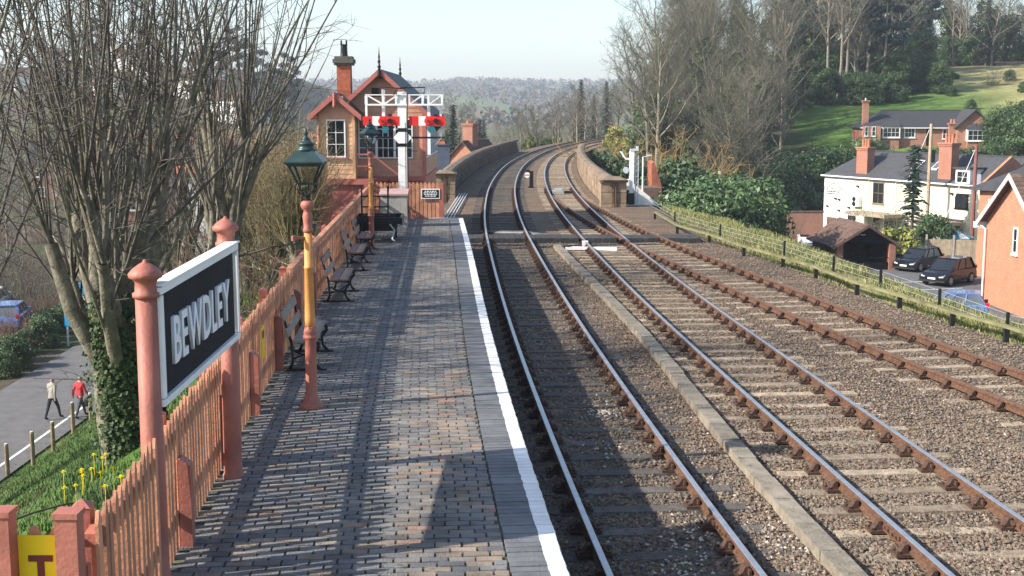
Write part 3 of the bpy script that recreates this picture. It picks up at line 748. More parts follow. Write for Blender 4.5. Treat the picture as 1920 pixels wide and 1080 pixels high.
make_bench(28.9, 'brown plank bench, third along the fence before the trolley')
make_bench(32.0, 'dark plank bench by the trolley, nearest the signal box', 1.5)

# ------------------------------------------------------------------ luggage trolley
tp_ = P(708,452,PZ); tr_ = thing('luggage_trolley', 'dark four wheeled platform luggage trolley with ladder end', 'trolley', (tp_.x, tp_.y+.4, PZ), rz=.05)
mb = MB(); mb.box(-.60,.62,-.75,.75,.50,.56); mb.build('deck', M['castiron'], tr_)
for s in (-1, 1):
    mb = MB(); mb.box(-.60,.62,s*.75-.03,s*.75+.03,.561,.68); mb.build('side_board', M['black'], tr_)
mb = MB(); mb.box(-.66,-.601,-.75,.75,.48,.68); mb.build('side_board', M['black'], tr_); mb = MB(); mb.box(.621,.68,-.75,.75,.48,.68); mb.build('side_board', M['black'], tr_)
mb = MB(); mb.box(-.5,.5,-.6,-.5,.30,.50); mb.box(-.5,.5,.5,.6,.30,.50); mb.box(-.4,.4,-.5,.5,.36,.5); mb.build('axle_frame', M['black'], tr_)
for sx in (-1, 1):
    for sy in (-.55, .55):
        mb = MB(); 
        mb.tube([(sx*.46+.22*0, sy+.22*math.cos(a), .22+.22*math.sin(a)) for a in [k*math.pi/8 for k in range(17)]], .022, 6, cap=False)
        for k in range(4):
            a = k*math.pi/4; mb.bar((sx*.46, sy-.2*math.cos(a), .22-.2*math.sin(a)), (sx*.46, sy+.2*math.cos(a), .22+.2*math.sin(a)), .025)
        mb.build('wheel', M['castiron'], tr_)
lad = MB()
for x in (-.42,.30): lad.bar((x,-.78,.35),(x,-.70,1.55),.045)
for z in (.72,.98,1.27): lad.bar((-.45,-.735,z),(.34,-.735,z),.04)
lad.bar((.30,-.70,1.3),(.34,-.68,1.75),.035); lad.build('end_frame', M['black'], tr_)
mb = MB(); mb.tube([(.35,-.80,.5),(.48,-.95,.35),(.42,-1.0,.12),(.5,-1.05,.05)], .025, 6); mb.build('drawbar', M['steel_grey'], tr_)

# ------------------------------------------------------------------ concrete bin
cb_ = P(738,426,PZ); bn = thing('concrete_bunker', 'pale grey concrete bunker with pink lid against the signal post', 'bunker', (cb_.x, cb_.y+.4, PZ), rz=.05)
mb = MB(); mb.box(-.42,.40,-.38,.38,-.02,.98); mb.build('body', M['concrete'], bn)
mb = MB(); mb.prism([(-.46,-.42,.985),(.44,-.42,.985),(.44,.42,1.10),(-.46,.42,1.10)], (0,0,.05)); fixn(mb.build('lid', mat('lid', (.40,.26,.24), .8, .2, 6), bn))

# ------------------------------------------------------------------ bracket semaphore signal
sp = P(757,412,PZ); sgn = thing('bracket_signal', 'white bracket signal post carrying two red arms with white stripes', 'railway signal', (sp.x, sp.y, PZ), rz=0)
S = sp.y/F                                        # metres per photo pixel at the post
zz = lambda py: PY(757, py, sp.y).z-PZ
xx = lambda px: (px-757)*S
mb = MB(); mb.box(-.15,.13,-.12,.12,zz(355),zz(172)); mb.build('post', M['whitepaint_plain'], sgn)
mb = MB(); mb.box(-.155,.135,-.125,.125,-.2,zz(355)); mb.build('post_base', M['black'], sgn)
for a, b in ((240,249),(262,275)):
    mb = MB(); mb.box(-.154,.134,-.124,.124,zz(b),zz(a)); mb.build('band', M['black'], sgn)
mb = MB(); c0 = zz(258); hx, hz = xx(757+16), 14*S
mb.prism([(-hx*1.05,-.16,c0),(-hx*.45,-.16,c0-hz*.75),(hx*.5,-.16,c0-hz*.75),(hx*1.1,-.16,c0),(hx*.5,-.16,c0+hz*.75),(-hx*.45,-.16,c0+hz*.75)], (0,.03,0)); fixn(mb.build('diamond_plate', M['whitepaint_plain'], sgn))
# lattice bracket
br = MB(); zt, zb = zz(177), zz(195)
for q in (-.14,.14):
    br.box(xx(689),xx(833),q-.02,q+.02,zt-.03,zt); br.box(xx(689),xx(833),q-.02,q+.02,zb-.05,zb+.005)
    for px in (690,722,746,770,795,806,831): br.box(xx(px)-.03,xx(px)+.03,q-.018,q+.018,zb,zt-.03)
    for a, b in ((692,720),(748,724),(772,794),(808,830)):
        up = (a, zt-.03, b, zb) if a < 757 else (a, zb, b, zt-.03)
        br.bar((xx(up[0]), q, up[1]), (xx(up[2]), q, up[3]), .035, .035)
for px in (690,722,770,806,831): br.box(xx(px)-.02,xx(px)+.02,-.119,.119,zb-.045,zb-.01)
br.build('bracket', M['whitepaint_plain'], sgn)
for dpx, a0, a1 in ((722,684,752),(806,770,837)):
    mb = MB(); mb.box(xx(dpx)-.05,xx(dpx)+.05,-.05,.05,zz(290 if dpx > 757 else 236),zz(168)); dl = mb.build('doll', M['whitepaint_plain'], sgn)
    ou = (690 if dpx < 757 else 828)
    mb = MB(); mb.box(xx(ou)-.035,xx(ou)+.035,-.02,.05,zz(258),zb); mb.build('rod_post', M['whitepaint_plain'], sgn)
    ya = -.11; aw = xx(a1)-xx(a0); t_, b_ = zz(218), zz(235.5)
    def seg(x0, x1, mt, nm, d=0):
        m_ = MB(); m_.box(x0, x1, ya-.015-d, ya+.015+d, b_-d, t_+d); return m_.build(nm, mt, dl)
    w0 = xx(a0)+aw*.26; w1 = xx(a0)+aw*.455
    seg(xx(a0), w0, M['red'], 'arm'); seg(w0, w1, M['whitepaint_plain'], 'arm_stripe', .001); seg(w1, xx(a1), M['red'], 'arm')
    cz = (t_+b_)/2; cx = xx(a0)+aw*.74
    def disc(x, z, r, mt, nm, y=ya-.02, d=.03, n=18):
        m_ = MB(); m_.prism([(x+r*math.cos(2*math.pi*k/n), y, z+r*math.sin(2*math.pi*k/n)) for k in range(n)], (0,-d,0)); return fixn(m_.build(nm, mt, dl))
    disc(cx, cz, .105, M['red'], 'lamp_ring'); disc(cx, cz, .085, M['black'], 'lamp_hood', ya-.05, .02)
    disc(xx(a0)+aw*.52, cz, .12, M['red'], 'pivot_boss'); disc(xx(a0)+aw*.525, cz, .04, M['darkred'], 'pivot', ya-.05, .02)
    disc(cx-.16, b_-.13, .115, M['teal'], 'spectacle_glass', ya+.01, .02)
    m_ = MB(); m_.box(cx-.06,cx+.06,ya-.03,ya+.1,t_+.003,t_+.07); m_.build('lamp_top', M['black'], dl)
    m_ = MB(); m_.prism([(cx-.08,ya+.02,b_-.02),(cx+.18,ya+.02,b_-.02),(cx+.02,ya+.02,b_-.2)], (0,.02,0)); fixn(m_.build('spectacle_frame', M['black'], dl))
wk = MB(); zq = zz(258)
wk.box(xx(700),xx(836),-.05,-.01,zq-.03,zq+.03)
wk.tube([(xx(742),-.2,zz(178)),(xx(748),-.2,zz(167)),(xx(760),-.2,zz(165))], .018, 5); wk.bar((xx(754),-.18,zz(166)),(xx(768),-.18,zz(164)),.10,.06)
wk.tube([(xx(760),-.1,zz(165)),(xx(800),-.1,zz(164)),(xx(797),-.1,zz(177))], .02, 5); wk.tube([(xx(716),-.1,zz(177)),(xx(714),-.1,zz(168)),(xx(717),-.1,zz(163)),(xx(756),-.1,zz(166))], .016, 5)
wk.tube([(xx(767),-.16,zz(176)),(xx(767),-.16,zz(400))], .014, 5); wk.tube([(xx(763),-.18,zz(230)),(xx(763),-.18,zz(410))], .012, 5)
wk.tube([(xx(830),-.05,zz(258)),(xx(818),-.05,zz(272))], .014, 5)
wk.bar((xx(715),-.1,zz(281)),(xx(785),-.1,zz(283)),.02); wk.build('rodding', M['black'], sgn)
# ------------------------------------------------------------------ signal box
BY = 47.5                                              # front wall of the main body
bx0 = PY(640, 300, BY).x-.1; bx1 = PY(796, 300, BY).x  # body left/right
sb = thing('signal_box', 'timber signal box with brick chimney, gabled porch and white windows', 'signal box', (0,0,0))
rz_ = .05
def SBm(x, y, z): return (x, y, z)
BD = 8.0; fz = PY(640, 343, BY-1.3).z; ez = PY(640, 208, BY).z; az = PY(697, 133, BY).z
mx_ = (bx0+bx1)/2
def boards(parent, pA, pB, z0, z1, mt, n=None, out=(0,-1), lap=.018, ph=.17, top=None):
    """lapped weatherboards from pA to pB (xy), clipped by top(u) where the wall ends in a gable"""
    A = Vector((*pA,0)); B = Vector((*pB,0)); L = (B-A).length; e = (B-A)/L; o_ = Vector((out[0], out[1], 0)).normalized()
    z = z0
    while z < z1-.01:
        h = min(ph, z1-z); u0, u1 = 0, L
        if top:
            us = [L*i/60 for i in range(61) if top(L*i/60) > z+h*.5]
            if not us: break
            u0, u1 = us[0], us[-1]
        a = A+e*u0; b = A+e*u1; mb = MB()
        lo, hi = lap, .004
        vs = [a+o_*lo, b+o_*lo, b-o_*.02, a-o_*.02, a+o_*hi, b+o_*hi, b-o_*.02, a-o_*.02]
        vs = [(v.x, v.y, z+(h if i > 3 else 0)) for i, v in enumerate(vs)]
        mb.add(vs, [(0,1,5,4),(4,5,6,7),(3,2,1,0),(1,2,6,5),(0,4,7,3),(2,3,7,6)]); fixn(mb.build('board', mt, parent)); z += h
# lower storey, pink
mb = MB(); mb.box(bx0+.06, bx1-.06, BY+.05, BY+BD, -2.5, fz); lw = mb.build('lower_storey', M['boxpink'], sb)
for i, px in enumerate((676,700,730,760,790)):
    mb = MB(); x = PY(px, 300, BY).x; mb.box(x-.03, x+.03, BY+.02, BY+.05, -1, fz-.02); mb.build('batten', M['boxpink'], lw)
mb = MB(); mb.box(bx0-.05, bx1+.05, BY-.05, BY+BD+.05, fz, fz+.16); mb.build('floor_band', M['boxpink'], sb)
# upper storey
mb = MB(); mb.box(bx0+.05, bx1-.05, BY+.04, BY+BD-.04, fz+.16, ez); up = mb.build('wall_core', M['boxboard_p'], sb)
mb = MB(); mb.prism([(bx0+.05,BY+.04,ez),(bx1-.05,BY+.04,ez),(mx_,BY+.04,az-.1)], (0,BD-.08,0)); fixn(mb.build('gable_core', M['boxboard_p'], sb))
wz0 = PY(700, 297, BY).z; wz1 = PY(700, 222, BY).z
boards(sb, (bx0,BY+.02), (bx1,BY+.02), fz+.17, wz0-.05, M['boxboard_p'])
boards(sb, (bx0,BY+.02), (bx1,BY+.02), wz1+.05, az-.15, M['boxboard_p'], top=lambda u: ez+(az-ez)*(1-abs(u-(bx1-bx0)/2)/((bx1-bx0)/2)))
boards(sb, (bx1-.02,BY), (bx1-.02,BY+BD), fz+.17, wz0-.05, M['boxboard_p'], out=(1,0))
for x in (bx0+.0, bx1-.0):
    mb = MB(); mb.box(x-.07, x+.07, BY-.04, BY+.05, fz+.16, ez+.02); mb.build('corner_post', M['boxpink'], sb)
mb = MB(); mb.box(PY(700,300,BY).x-.03,PY(715,300,BY).x, BY-.02, BY+.03, az-.95, az-.62); mb.build('vent', M['black'], sb)
def window(parent, x0, x1, y, z0, z1, nx, nz_, fw=.05, gl='glass_dark', bw=.022, axis_='x', mt='whitepaint_plain', xc=None):
    """framed window in the plane y (axis 'x') with a grid of bars and one pane per opening"""
    w_ = MB()
    w_.box(x0, x1, y-.03, y+.03, z0, z0+fw); w_.box(x0, x1, y-.03, y+.03, z1-fw, z1)
    w_.box(x0, x0+fw, y-.029, y+.029, z0+fw, z1-fw); w_.box(x1-fw, x1, y-.029, y+.029, z0+fw, z1-fw)
    for i in range(1, nx): x = mix(x0+fw, x1-fw, i/nx); w_.box(x-bw/2, x+bw/2, y-.022, y+.022, z0+fw, z1-fw)
    for i in range(1, nz_): z = mix(z0+fw, z1-fw, i/nz_); w_.box(x0+fw, x1-fw, y-.020, y+.020, z-bw/2, z+bw/2)
    o = w_.build('window', M[mt], parent)
    for i in range(nx):
        for j in range(nz_):
            m_ = MB(); a0 = mix(x0+fw, x1-fw, i/nx); a1 = mix(x0+fw, x1-fw, (i+1)/nx); b0 = mix(z0+fw, z1-fw, j/nz_); b1 = mix(z0+fw, z1-fw, (j+1)/nz_)
            m_.box(a0, a1, y-.004, y+.006, b0, b1); m_.build('pane', M[gl], o)
    return o
wl = PY(672, 260, BY).x; wr = PY(774, 260, BY).x; step = (wr-wl)/3
for i in range(3): window(sb, wl+i*step, wl+(i+1)*step-.0, BY-.01-.003*i, wz0, wz1, 3 if i else 2, 4, .045, 'glass_grey' if i == 0 else 'glass_dark')
for k in range(4):
    wo = window(sb, 0, 1.7, 0, wz0, wz1, 3, 3, .045); wo.location = (bx1+.02, BY+.5+k*1.8, 0); wo.rotation_euler = (0,0,math.pi/2)
# porch at the left of the front
PYD = BY-1.45
px0 = PY(598, 300, PYD).x; px1 = PY(664, 300, PYD).x; pez = PY(600, 207, PYD).z; paz = PY(634, 178, PYD).z; pfz = PY(600, 340, PYD).z; pmx = (px0+px1)/2
mb = MB(); mb.box(px0+.05, px1-.05, PYD+.04, BY, pfz+.1, pez); mb.build('porch_core', M['boxboard'], sb)
mb = MB(); mb.prism([(px0+.05,PYD+.04,pez),(px1-.05,PYD+.04,pez),(pmx,PYD+.04,paz)], (0,1.4,0)); fixn(mb.build('porch_gable_core', M['boxboard_p'], sb))
pwz0, pwz1 = PY(610, 295, PYD).z, PY(610, 224, PYD).z; pwx0, pwx1 = PY(612, 260, PYD).x, PY(648, 260, PYD).x
boards(sb, (px0,PYD+.02), (px1,PYD+.02), pfz+.1, pwz0-.06, M['boxboard'], ph=.165)
boards(sb, (px0,PYD+.02), (pwx0-.04,PYD+.02), pwz0-.06, pwz1+.04, M['boxboard'], ph=.165)
boards(sb, (pwx1+.04,PYD+.02), (px1,PYD+.02), pwz0-.06, pwz1+.04, M['boxboard'], ph=.165)
boards(sb, (px0,PYD+.02), (px1,PYD+.02), pwz1+.04, paz, M['boxboard_p'], ph=.2, top=lambda u: pez+(paz-pez)*(1-abs(u-(px1-px0)/2)/((px1-px0)/2))+.1)
window(sb, pwx0, pwx1, PYD-.01, pwz0, pwz1, 2, 3, .05)
mb = MB(); mb.box(pwx0-.08, pwx1+.08, PYD-.08, PYD+.02, pwz0-.07, pwz0-.003); mb.build('sill', M['boxpink'], sb)
for x in (px0, px1):
    mb = MB(); mb.box(x-.05, x+.05, PYD-.025, PYD+.06, pfz+.08, pez); mb.build('corner_post', M['boxboard'], sb)
mb = MB(); mb.box(px0-.1, PY(700,300,PYD).x, PYD-.06, BY, pfz-.12, pfz+.09); mb.build('porch_floor_band', M['boxpink'], sb)
mb = MB(); mb.box(px0+.05, px1+.6, PYD+.06, BY+.04, -2.5, pfz-.12); mb.build('porch_base', M['boxpink'], sb)
for x in (px0+.02, px1+.62):
    mb = MB(); mb.tube([(x,PYD-.05,-2),(x,PYD-.05,pez-.05)] if x < px1 else [(x,PYD,pfz),(x,PYD,pfz+1.0)], .04, 8); mb.build('downpipe' if x < px1 else 'landing_post', M['boxpink'], sb)
mb = MB(); mb.bar((px1+.05,PYD+.02,pfz+.55),(px1+.62,PYD+.02,pfz+.55),.05); mb.bar((px1+.05,PYD+.02,pfz+.98),(px1+.66,PYD+.02,pfz+.98),.06); mb.build('landing_rail', M['boxpink'], sb)
st = MB()                                               # stair from the landing down to the platform
for s in (0, .8): st.bar((px1+.65,PYD+.1+s,pfz),(px1+2.2,PYD+.1+s,PZ-.3),.05,.24)
for k in range(7): zq = mix(pfz-.1, PZ-.2, k/6); xq = mix(px1+.7, px1+2.1, k/6); st.box(xq-.12,xq+.12,PYD+.12,PYD+.88,zq-.02,zq+.02)
st.build('stair', M['boxpink'], sb)
st = MB(); st.bar((px1+.66,PYD+.02,pfz+.98),(px1+2.25,PYD+.02,PZ+.75),.05); st.build('stair_handrail', M['boxpink'], sb)
# roofs
def gable_roof(parent, x0, x1, y0, y1, ze, za, over, mt, bmt, th=.07):
    xm = (x0+x1)/2; sl_ = (za-ze)/((x1-x0)/2); r_ = None
    for s in (-1, 1):
        xe = xm+s*((x1-x0)/2+over); zeo = za-sl_*((x1-x0)/2+over)
        mb = MB(); mb.prism([(xe,y0,zeo),(xm,y0,za),(xm,y0,za+th),(xe,y0,zeo+th)], (0,y1-y0,0)); r_ = fixn(mb.build('roof', mt, parent))
        mb = MB(); mb.prism([(xe+s*.02,y0-.045,zeo-.12),(xm,y0-.045,za-.12),(xm,y0-.045,za+.09),(xe+s*.02,y0-.045,zeo+.09)], (0,.04,0)); fixn(mb.build('bargeboard', bmt, r_))
        mb = MB(); mb.box(xe-.05,xe+.05,y0,y1,zeo-.07,zeo-.003); mb.build('gutter', bmt, r_)
    return r_
gable_roof(sb, bx0, bx1, BY-.35, BY+BD+.35, ez, az, .28, M['slate'], M['boxpink'])
gable_roof(sb, px0, px1, PYD-.25, BY+.3, pez, paz, .30, M['slate'], M['boxpink'])
def finial(x, y, z, s=1):
    mb = MB(); mb.lathe([(.06*s,-.35*s),(.07*s,-.2*s),(.045*s,0),(.075*s,.06*s),(.045*s,.12*s),(.03*s,.16*s),(.06*s,.24*s),(.025*s,.34*s),(.04*s,.40*s),(.02*s,.55*s),(.004*s,.80*s)], 8, (x, y, z)); return mb.build('finial', M['castiron'], sb, True)
finial(mx_, BY-.40, az+.08, 1.0); finial(mx_, BY+BD+.40, az+.08, 1.0)
mb = MB(); mb.lathe([(.05,-.5),(.07,-.45),(.05,-.1),(.05,.05)], 8, (pmx,PYD-.31,paz+.05)); mb.build('porch_pendant', M['boxpink'], sb)
chx, chy = PY(646, 150, BY+2.2).x, BY+2.2
ct = PY(646, 106, chy).z
ch = MB(); ch.box(chx-.26,chx+.26,chy-.26,chy+.26,ez,ct-.35); cho = ch.build('chimney', M['brick_red'], sb)
zq = ez+.5
while zq < ct-.36:
    mb = MB(); mb.box(chx-.266,chx+.266,chy-.266,chy+.266,zq,zq+.06); mb.build('brick_course', M['brick_red'], cho); zq += .078
mb = MB(); mb.box(chx-.36,chx+.36,chy-.36,chy+.36,ct-.34,ct-.26); mb.box(chx-.40,chx+.40,chy-.40,chy+.40,ct-.258,ct-.10); mb.box(chx-.34,chx+.34,chy-.34,chy+.34,ct-.098,ct); mb.build('chimney_cap', mat('stonecap', (.10,.095,.08), .9, .4, 10, .5), cho)
mb = MB(); mb.lathe([(.16,0),(.14,.1),(.13,.42),(.15,.45),(.12,.47)], 10, (chx,chy,ct)); 
for s in (-1, 1): mb.box(chx+s*.10-.03,chx+s*.10+.03,chy-.03,chy+.03,ct+.45,ct+.62)
mb.build('chimney_pot', M['black'], cho)

# ------------------------------------------------------------------ viaduct
via = thing('stone_viaduct', 'curving sandstone viaduct with coped parapets carrying the tracks', 'viaduct')
lpO = lambda y: cA(y)-2.85
rpO = lambda y: cB(y)+1.85
def wallrun(name, y0, y1, off, xi, xo, z0, z1, mt, step=1.5):
    mb = MB(); ys = axis([(y0, y1, step)])
    for y in ys:
        d = off(y+.5)-off(y-.5); L = math.hypot(1, d); nx_, ny_ = 1/L, -d/L
        for a, z in ((xi,z0),(xo,z0),(xo,z1),(xi,z1)): mb.v.append((off(y)+a*nx_, y+a*ny_, z))
    for j in range(len(ys)-1):
        for k in range(4): a = j*4+k; b = j*4+(k+1) % 4; mb.f.append((a, b, b+4, a+4)); mb.m.append(0)
    mb.f += [(3,2,1,0), tuple((len(ys)-1)*4+k for k in range(4))]; mb.m += [0,0]
    return fixn(mb.build(name, mt, via))
rr = random.Random(31)
for side, off, y0, y1 in ((-1, lpO, 68.5, 141), (1, rpO, 62.5, 124)):
    s = side
    wallrun('spandrel_wall', y0, y1, off, s*.0+.25*s-.2, s*.45+.25*s-.25+.2, -8.2, -.25, M['stone_dark'])
    wallrun('parapet_core', y0, y1, off, s*.05, s*.38, -.25, .98, M['stone_dark'], 1.5)
    # stone blocks on the inner face, two courses, and coping stones
    y = y0; k = 0
    for row, (za, zb) in enumerate(((-.22,.16),(.17,.56),(.57,.97))):
        y = y0+rr.uniform(0,.3)-row*.25; y = max(y, y0)
        far_lim = 100
        while y < y1-.5:
            L = rr.uniform(.55,1.1) if y < far_lim else rr.uniform(1.6,2.6)
            d = off(y+L/2+.5)-off(y+L/2-.5); mb = MB(); pr = rr.uniform(.0,.035)
            mb.box(-.06-pr if s > 0 else -.10, .10 if s > 0 else .06+pr, -L/2+.012, L/2-.012, za+.01, zb-.01)
            o = put('stone_block', mb.mesh('stone_block', M['stone'] if s > 0 else M['stone_dark']), via, (off(y+L/2)+s*.02, y+L/2, 0), rz=-math.atan(d)); y += L  # left inner face: its shade is put into the colour as darker stone
    y = y0
    while y < y1-.4:
        L = 1.2 if y < 100 else 2.4
        d = off(y+L/2+.5)-off(y+L/2-.5); mb = MB(); mb.prism([(s*.215-.30,-L/2+.008,.98),(s*.215+.30,-L/2+.008,.98),(s*.215+.27,-L/2+.008,1.16),(s*.215,-L/2+.008,1.24),(s*.215-.27,-L/2+.008,1.16)], (0,L-.016,0))
        o = fixn(put('coping_stone', mb.mesh('coping_stone', M['coping_stone']), via, (off(y+L/2), y+L/2, rr.uniform(-.008,.008)), rz=-math.atan(d))); y += L
# end pilasters
for s, off, y0 in ((-1, lpO, 68.0), (1, rpO, 61.6)):
    x = off(y0)+s*.25; ps = put('pilaster', None, via, (x, y0, 0), rz=-math.atan(off(y0+.5)-off(y0-.5)))
    for row, (za, zb) in enumerate(((-.6,-.02),(-.0,.5),(.52,1.0))):
        for a, b in (((-.62,-.02),(0,.62)) if row % 2 else ((-.62,.2),(.22,.62))):
            mb = MB(); mb.box(a,b,-.42,.42,za,zb); mb.build('stone_block', M['stone'], ps)
    mb = MB(); mb.box(-.70,.70,-.5,.5,1.005,1.12); mb.lathe([(.92,1.125),(.55,1.25),(.1,1.29)], 4, rot=math.pi/4); mb.build('pilaster_cap', M['coping_stone'], ps)
    mb = MB(); mb.tube([(.1,-.47,-.4),(.1,-.47,1.0)], .035, 6); mb.tube([(-.08,-.47,-.4),(-.08,-.47,1.0)], .02, 6); mb.build('iron_pipe', M['railside'], ps)
mb = MB(); mb.box(-3.4,.0,-.5,.5,-8.5,-.3); mb.box(.0,9.3,-.5,.5,-8.5,-.3); mb.build('abutment', M['stone_dark'], via, loc=(-2.2,64.3,0))
wallrun('deck', 64.4, 146, lambda y: (cA(y)+cB(y))/2, -4.1, 3.4, -1.3, -.32, M['stone_dark'], 3)
for i in range(5):
    y = 78+i*16; mb = MB(); mb.box(-4.0,3.2,-1.2,1.2,-8.6,-1.3); mb.build('pier', M['stone'], via, loc=((cA(y)+cB(y))/2, y, 0), rz=-math.atan(cA(y+.5)-cA(y-.5)))

# point rodding, ducts and small lineside things
def lineside(name, label, cat, mb, mt, smooth=False): return mb.build(name, mt, None, smooth, label=label, cat=cat)
pr = MB(); a = P(885,437,-.17); b = P(1243,452,-.17)
pr.tube([a, (a.x+2, a.y-.1, -.17), (b.x-3.2, b.y+.35, -.17), (b.x-.9, b.y+.1, -.18), (b.x, b.y, -.21)], .10, 10)
lineside('cable_pipe', 'thick grey pipe laid across all tracks beyond the platform end', 'pipe', pr, mat('duct', (.10,.105,.115), .45, .2, 3), True)
fc = thing('foot_crossing', 'dark timber boarded crossing over the tracks beyond the platform end', 'crossing')
M['crossing'] = mat('crossing', (.05,.048,.048), .85, .35, 4, .6, 30, rnd=.2)
yc0, yc1 = 44.5, 45.9; xq = pE(43)-.1
rails_x = lambda y: sorted([c(y)+s*.7525 for c in (cA, cB, cC) for s in (-1, 1)])
while xq < 6.6:
    w_ = .19; ym = (yc0+yc1)/2
    if all(abs(xq+w_/2-r_) > w_/2+.055 for r_ in rails_x(ym)):
        mb = MB(); mb.box(0, w_-.012, yc0-ym, yc1-ym, -.2, -.02+random.Random(int(xq*100)).uniform(-.01,.008)); mb.build('plank', M['crossing'], fc, loc=(xq, ym, 0), rz=.04); xq += w_
    else: xq += .03
pr = MB(); a = P(1073,465,-.12); b = P(1157,467,-.12); pr.bar(a, b, .10, .10); a2 = P(1060,466,-.1); pr.bar(a2, a2+Vector((.6,0,0)), .08, .08); a3 = P(1097,458,-.1); pr.box(a3.x-.10,a3.x+.10,a3.y-.15,a3.y+.15,-.16,.02)
lineside('point_rod', 'white painted point rod and crank at the turnout', 'point rod', pr, M['whitepaint_plain'])
pr = MB(); a = P(890,405,-.15); b = P(862,362,-.15); 
for k in range(4): pr.bar((a.x-.9-.14*k, a.y-6, -.12), (cA(70)-1.9-.14*k, 70, -.12), .035)
lineside('signal_rodding', 'thin parallel steel rods beside track towards the left parapet', 'rodding', pr, M['galv'])
pr = MB(); pr.box(-.42,.42,-2.6,2.2,-.3,.02); pr.box(-.62,-.44,-2.6,2.2,-.3,.14)
o = lineside('concrete_duct', 'pale concrete duct beyond the platform end beside the parapet', 'duct', pr, M['concrete']); o.location = (-2.35, 47.6, 0); o.rotation_euler = (0,0,.02)
g = P(992,352,-.2); gs = thing('ground_signal', 'small black and white ground signal standing between the tracks', 'ground signal', (g.x, g.y, -.2))
mb = MB(); mb.box(.02,.26,-.15,.15,0,1.02); mb.build('case', M['black'], gs)
mb = MB(); mb.prism([(-.12+.17*math.cos(k*math.pi/8), -.19, .78+.17*math.sin(k*math.pi/8)) for k in range(16)], (0,.03,0)); dd = fixn(mb.build('disc', M['whitepaint_plain'], gs))
mb = MB(); mb.box(-.30,.05,-.197,-.192,.75,.81); mb.build('bar', M['red'], dd)
mb = MB(); mb.box(-.2,.04,-.13,.05,.95,1.10); mb.box(-.05,.3,-.05,.05,0,.08); mb.build('lamp', M['black'], gs)
g = P(1047,362,-.18); pmo = thing('point_machine', 'grey point machine box lying between the rails at the turnout', 'point machine', (g.x, g.y, -.2))
mb = MB(); mb.box(-.35,.3,-.6,.5,0,.16); mb.box(-.2,.2,-.4,.4,.161,.26); mb.build('body', M['steel_grey'], pmo); mb = MB(); mb.box(.3,.85,-.2,.2,.02,.14); mb.box(-.8,-.35,-.2,.2,.02,.14); mb.build('arm', M['castiron'], pmo)

# right-hand signal seen from behind, white wing wall, lamp
g = P(1184,388,-.3); rs = thing('post_signal', 'white railway signal post with ladder and fittings by the right parapet', 'railway signal', (g.x, g.y, -.3))
kk = g.y/F; hz = lambda py: PY(1184, py, g.y).z+.3
mb = MB(); mb.box(-.13,.10,-.1,.1,.7,hz(283)); mb.build('post', M['whitepaint_plain'], rs); mb = MB(); mb.box(-.135,.105,-.105,.105,0,.70); mb.build('post_base', M['black'], rs)
mb = MB(); mb.box(.16,.22,-.05,.05,.0,hz(287)); mb.box(.28,.33,-.05,.05,.05,hz(292))
for k in range(9): mb.bar((.19,-.06,.3*k+.3),(.31,-.06,.3*k+.3),.02)
mb.build('ladder', M['galv'], rs)
mb = MB(); mb.tube([(-.1,-.05,hz(299)),(-.3,-.05,hz(298)),(-.42,-.05,hz(293)),(-.5,-.05,hz(287)),(-.6,-.05,hz(284))], .045, 8); mb.build('bracket_arm', M['whitepaint_plain'], rs)
mb = MB(); mb.prism([(-.3+.14*math.cos(a*math.pi/8), -.1, hz(319)+.16*math.sin(a*math.pi/8)) for a in range(16)], (0,.1,0)); fixn(mb.build('lamp', M['galv'], rs))
mb = MB(); mb.box(-.32,-.14,-.16,.1,hz(356),hz(336)); mb.build('relay_case', M['whitepaint_plain'], rs)
mb = MB(); mb.box(-.1,.3,-.12,.12,hz(283),hz(279)); mb.box(.2,.3,-.1,.1,hz(283),hz(274)); mb.build('top_fitting', M['galv'], rs)
mb = MB(); mb.box(-.5,.6,-.3,.3,-.1,.1); mb.tube([(-.4,-.35,.0),(.1,-.35,.0)], .14, 10); mb.build('foot', M['concrete'], rs)
wy = 63.2
ww = thing('wing_wall', 'white painted sloping steel wing wall beside the right signal', 'wall')
a = [PY(1190,348,wy), PY(1233,384,wy), PY(1233,402,wy), PY(1190,402,wy)]
mb = MB(); mb.prism(a, (0,.15,0)); fixn(mb.build('panel', M['render_white'], ww))
mb = MB(); mb.prism([PY(1188,344,wy)+Vector((0,-.05,0)), PY(1234,382,wy)+Vector((0,-.05,0)), PY(1234,386,wy)+Vector((0,-.05,0)), PY(1188,348.4,wy)+Vector((0,-.05,0))], (0,.3,0)); fixn(mb.build('capping', M['whitepaint_plain'], ww))
sy = 85; base_ = PY(1205, 352, sy); base_.z = PY(1205,352,sy).z
sl_ = thing('street_lamp', 'small white street lamp behind the white wing wall', 'street lamp', (base_.x, sy, -7))
mb = MB(); zt_ = PY(1205,294,sy).z+7; mb.tube([(0,0,0),(0,0,zt_)], [.09,.05], 8); mb.build('column', M['whitepaint_plain'], sl_); mb = MB(); mb.bar((0,0,zt_),(.5,0,zt_+.06),.05); mb.box(.25,.55,-.1,.1,zt_+.04,zt_+.14); mb.build('lamp_head', M['galv'], sl_)
gb = thing('lean_to', 'small reddish brick lean-to half hidden by evergreen bushes', 'building', (0,0,0))
mb = MB(); y_ = 97; q = [PY(1222,306,y_), PY(1227,303,y_), PY(1241,350,y_), PY(1241,372,y_), PY(1222,372,y_)]; mb.prism(q, (0,3,0)); fixn(mb.build('wall', M['tile_red'], gb))
mb = MB(); q = [PY(1206,352,y_-3), PY(1240,352,y_-3), PY(1240,400,y_-3), PY(1206,400,y_-3)]; mb.prism(q, (0,2.5,0)); fixn(mb.build('low_wall', M['tile_brown'], gb))

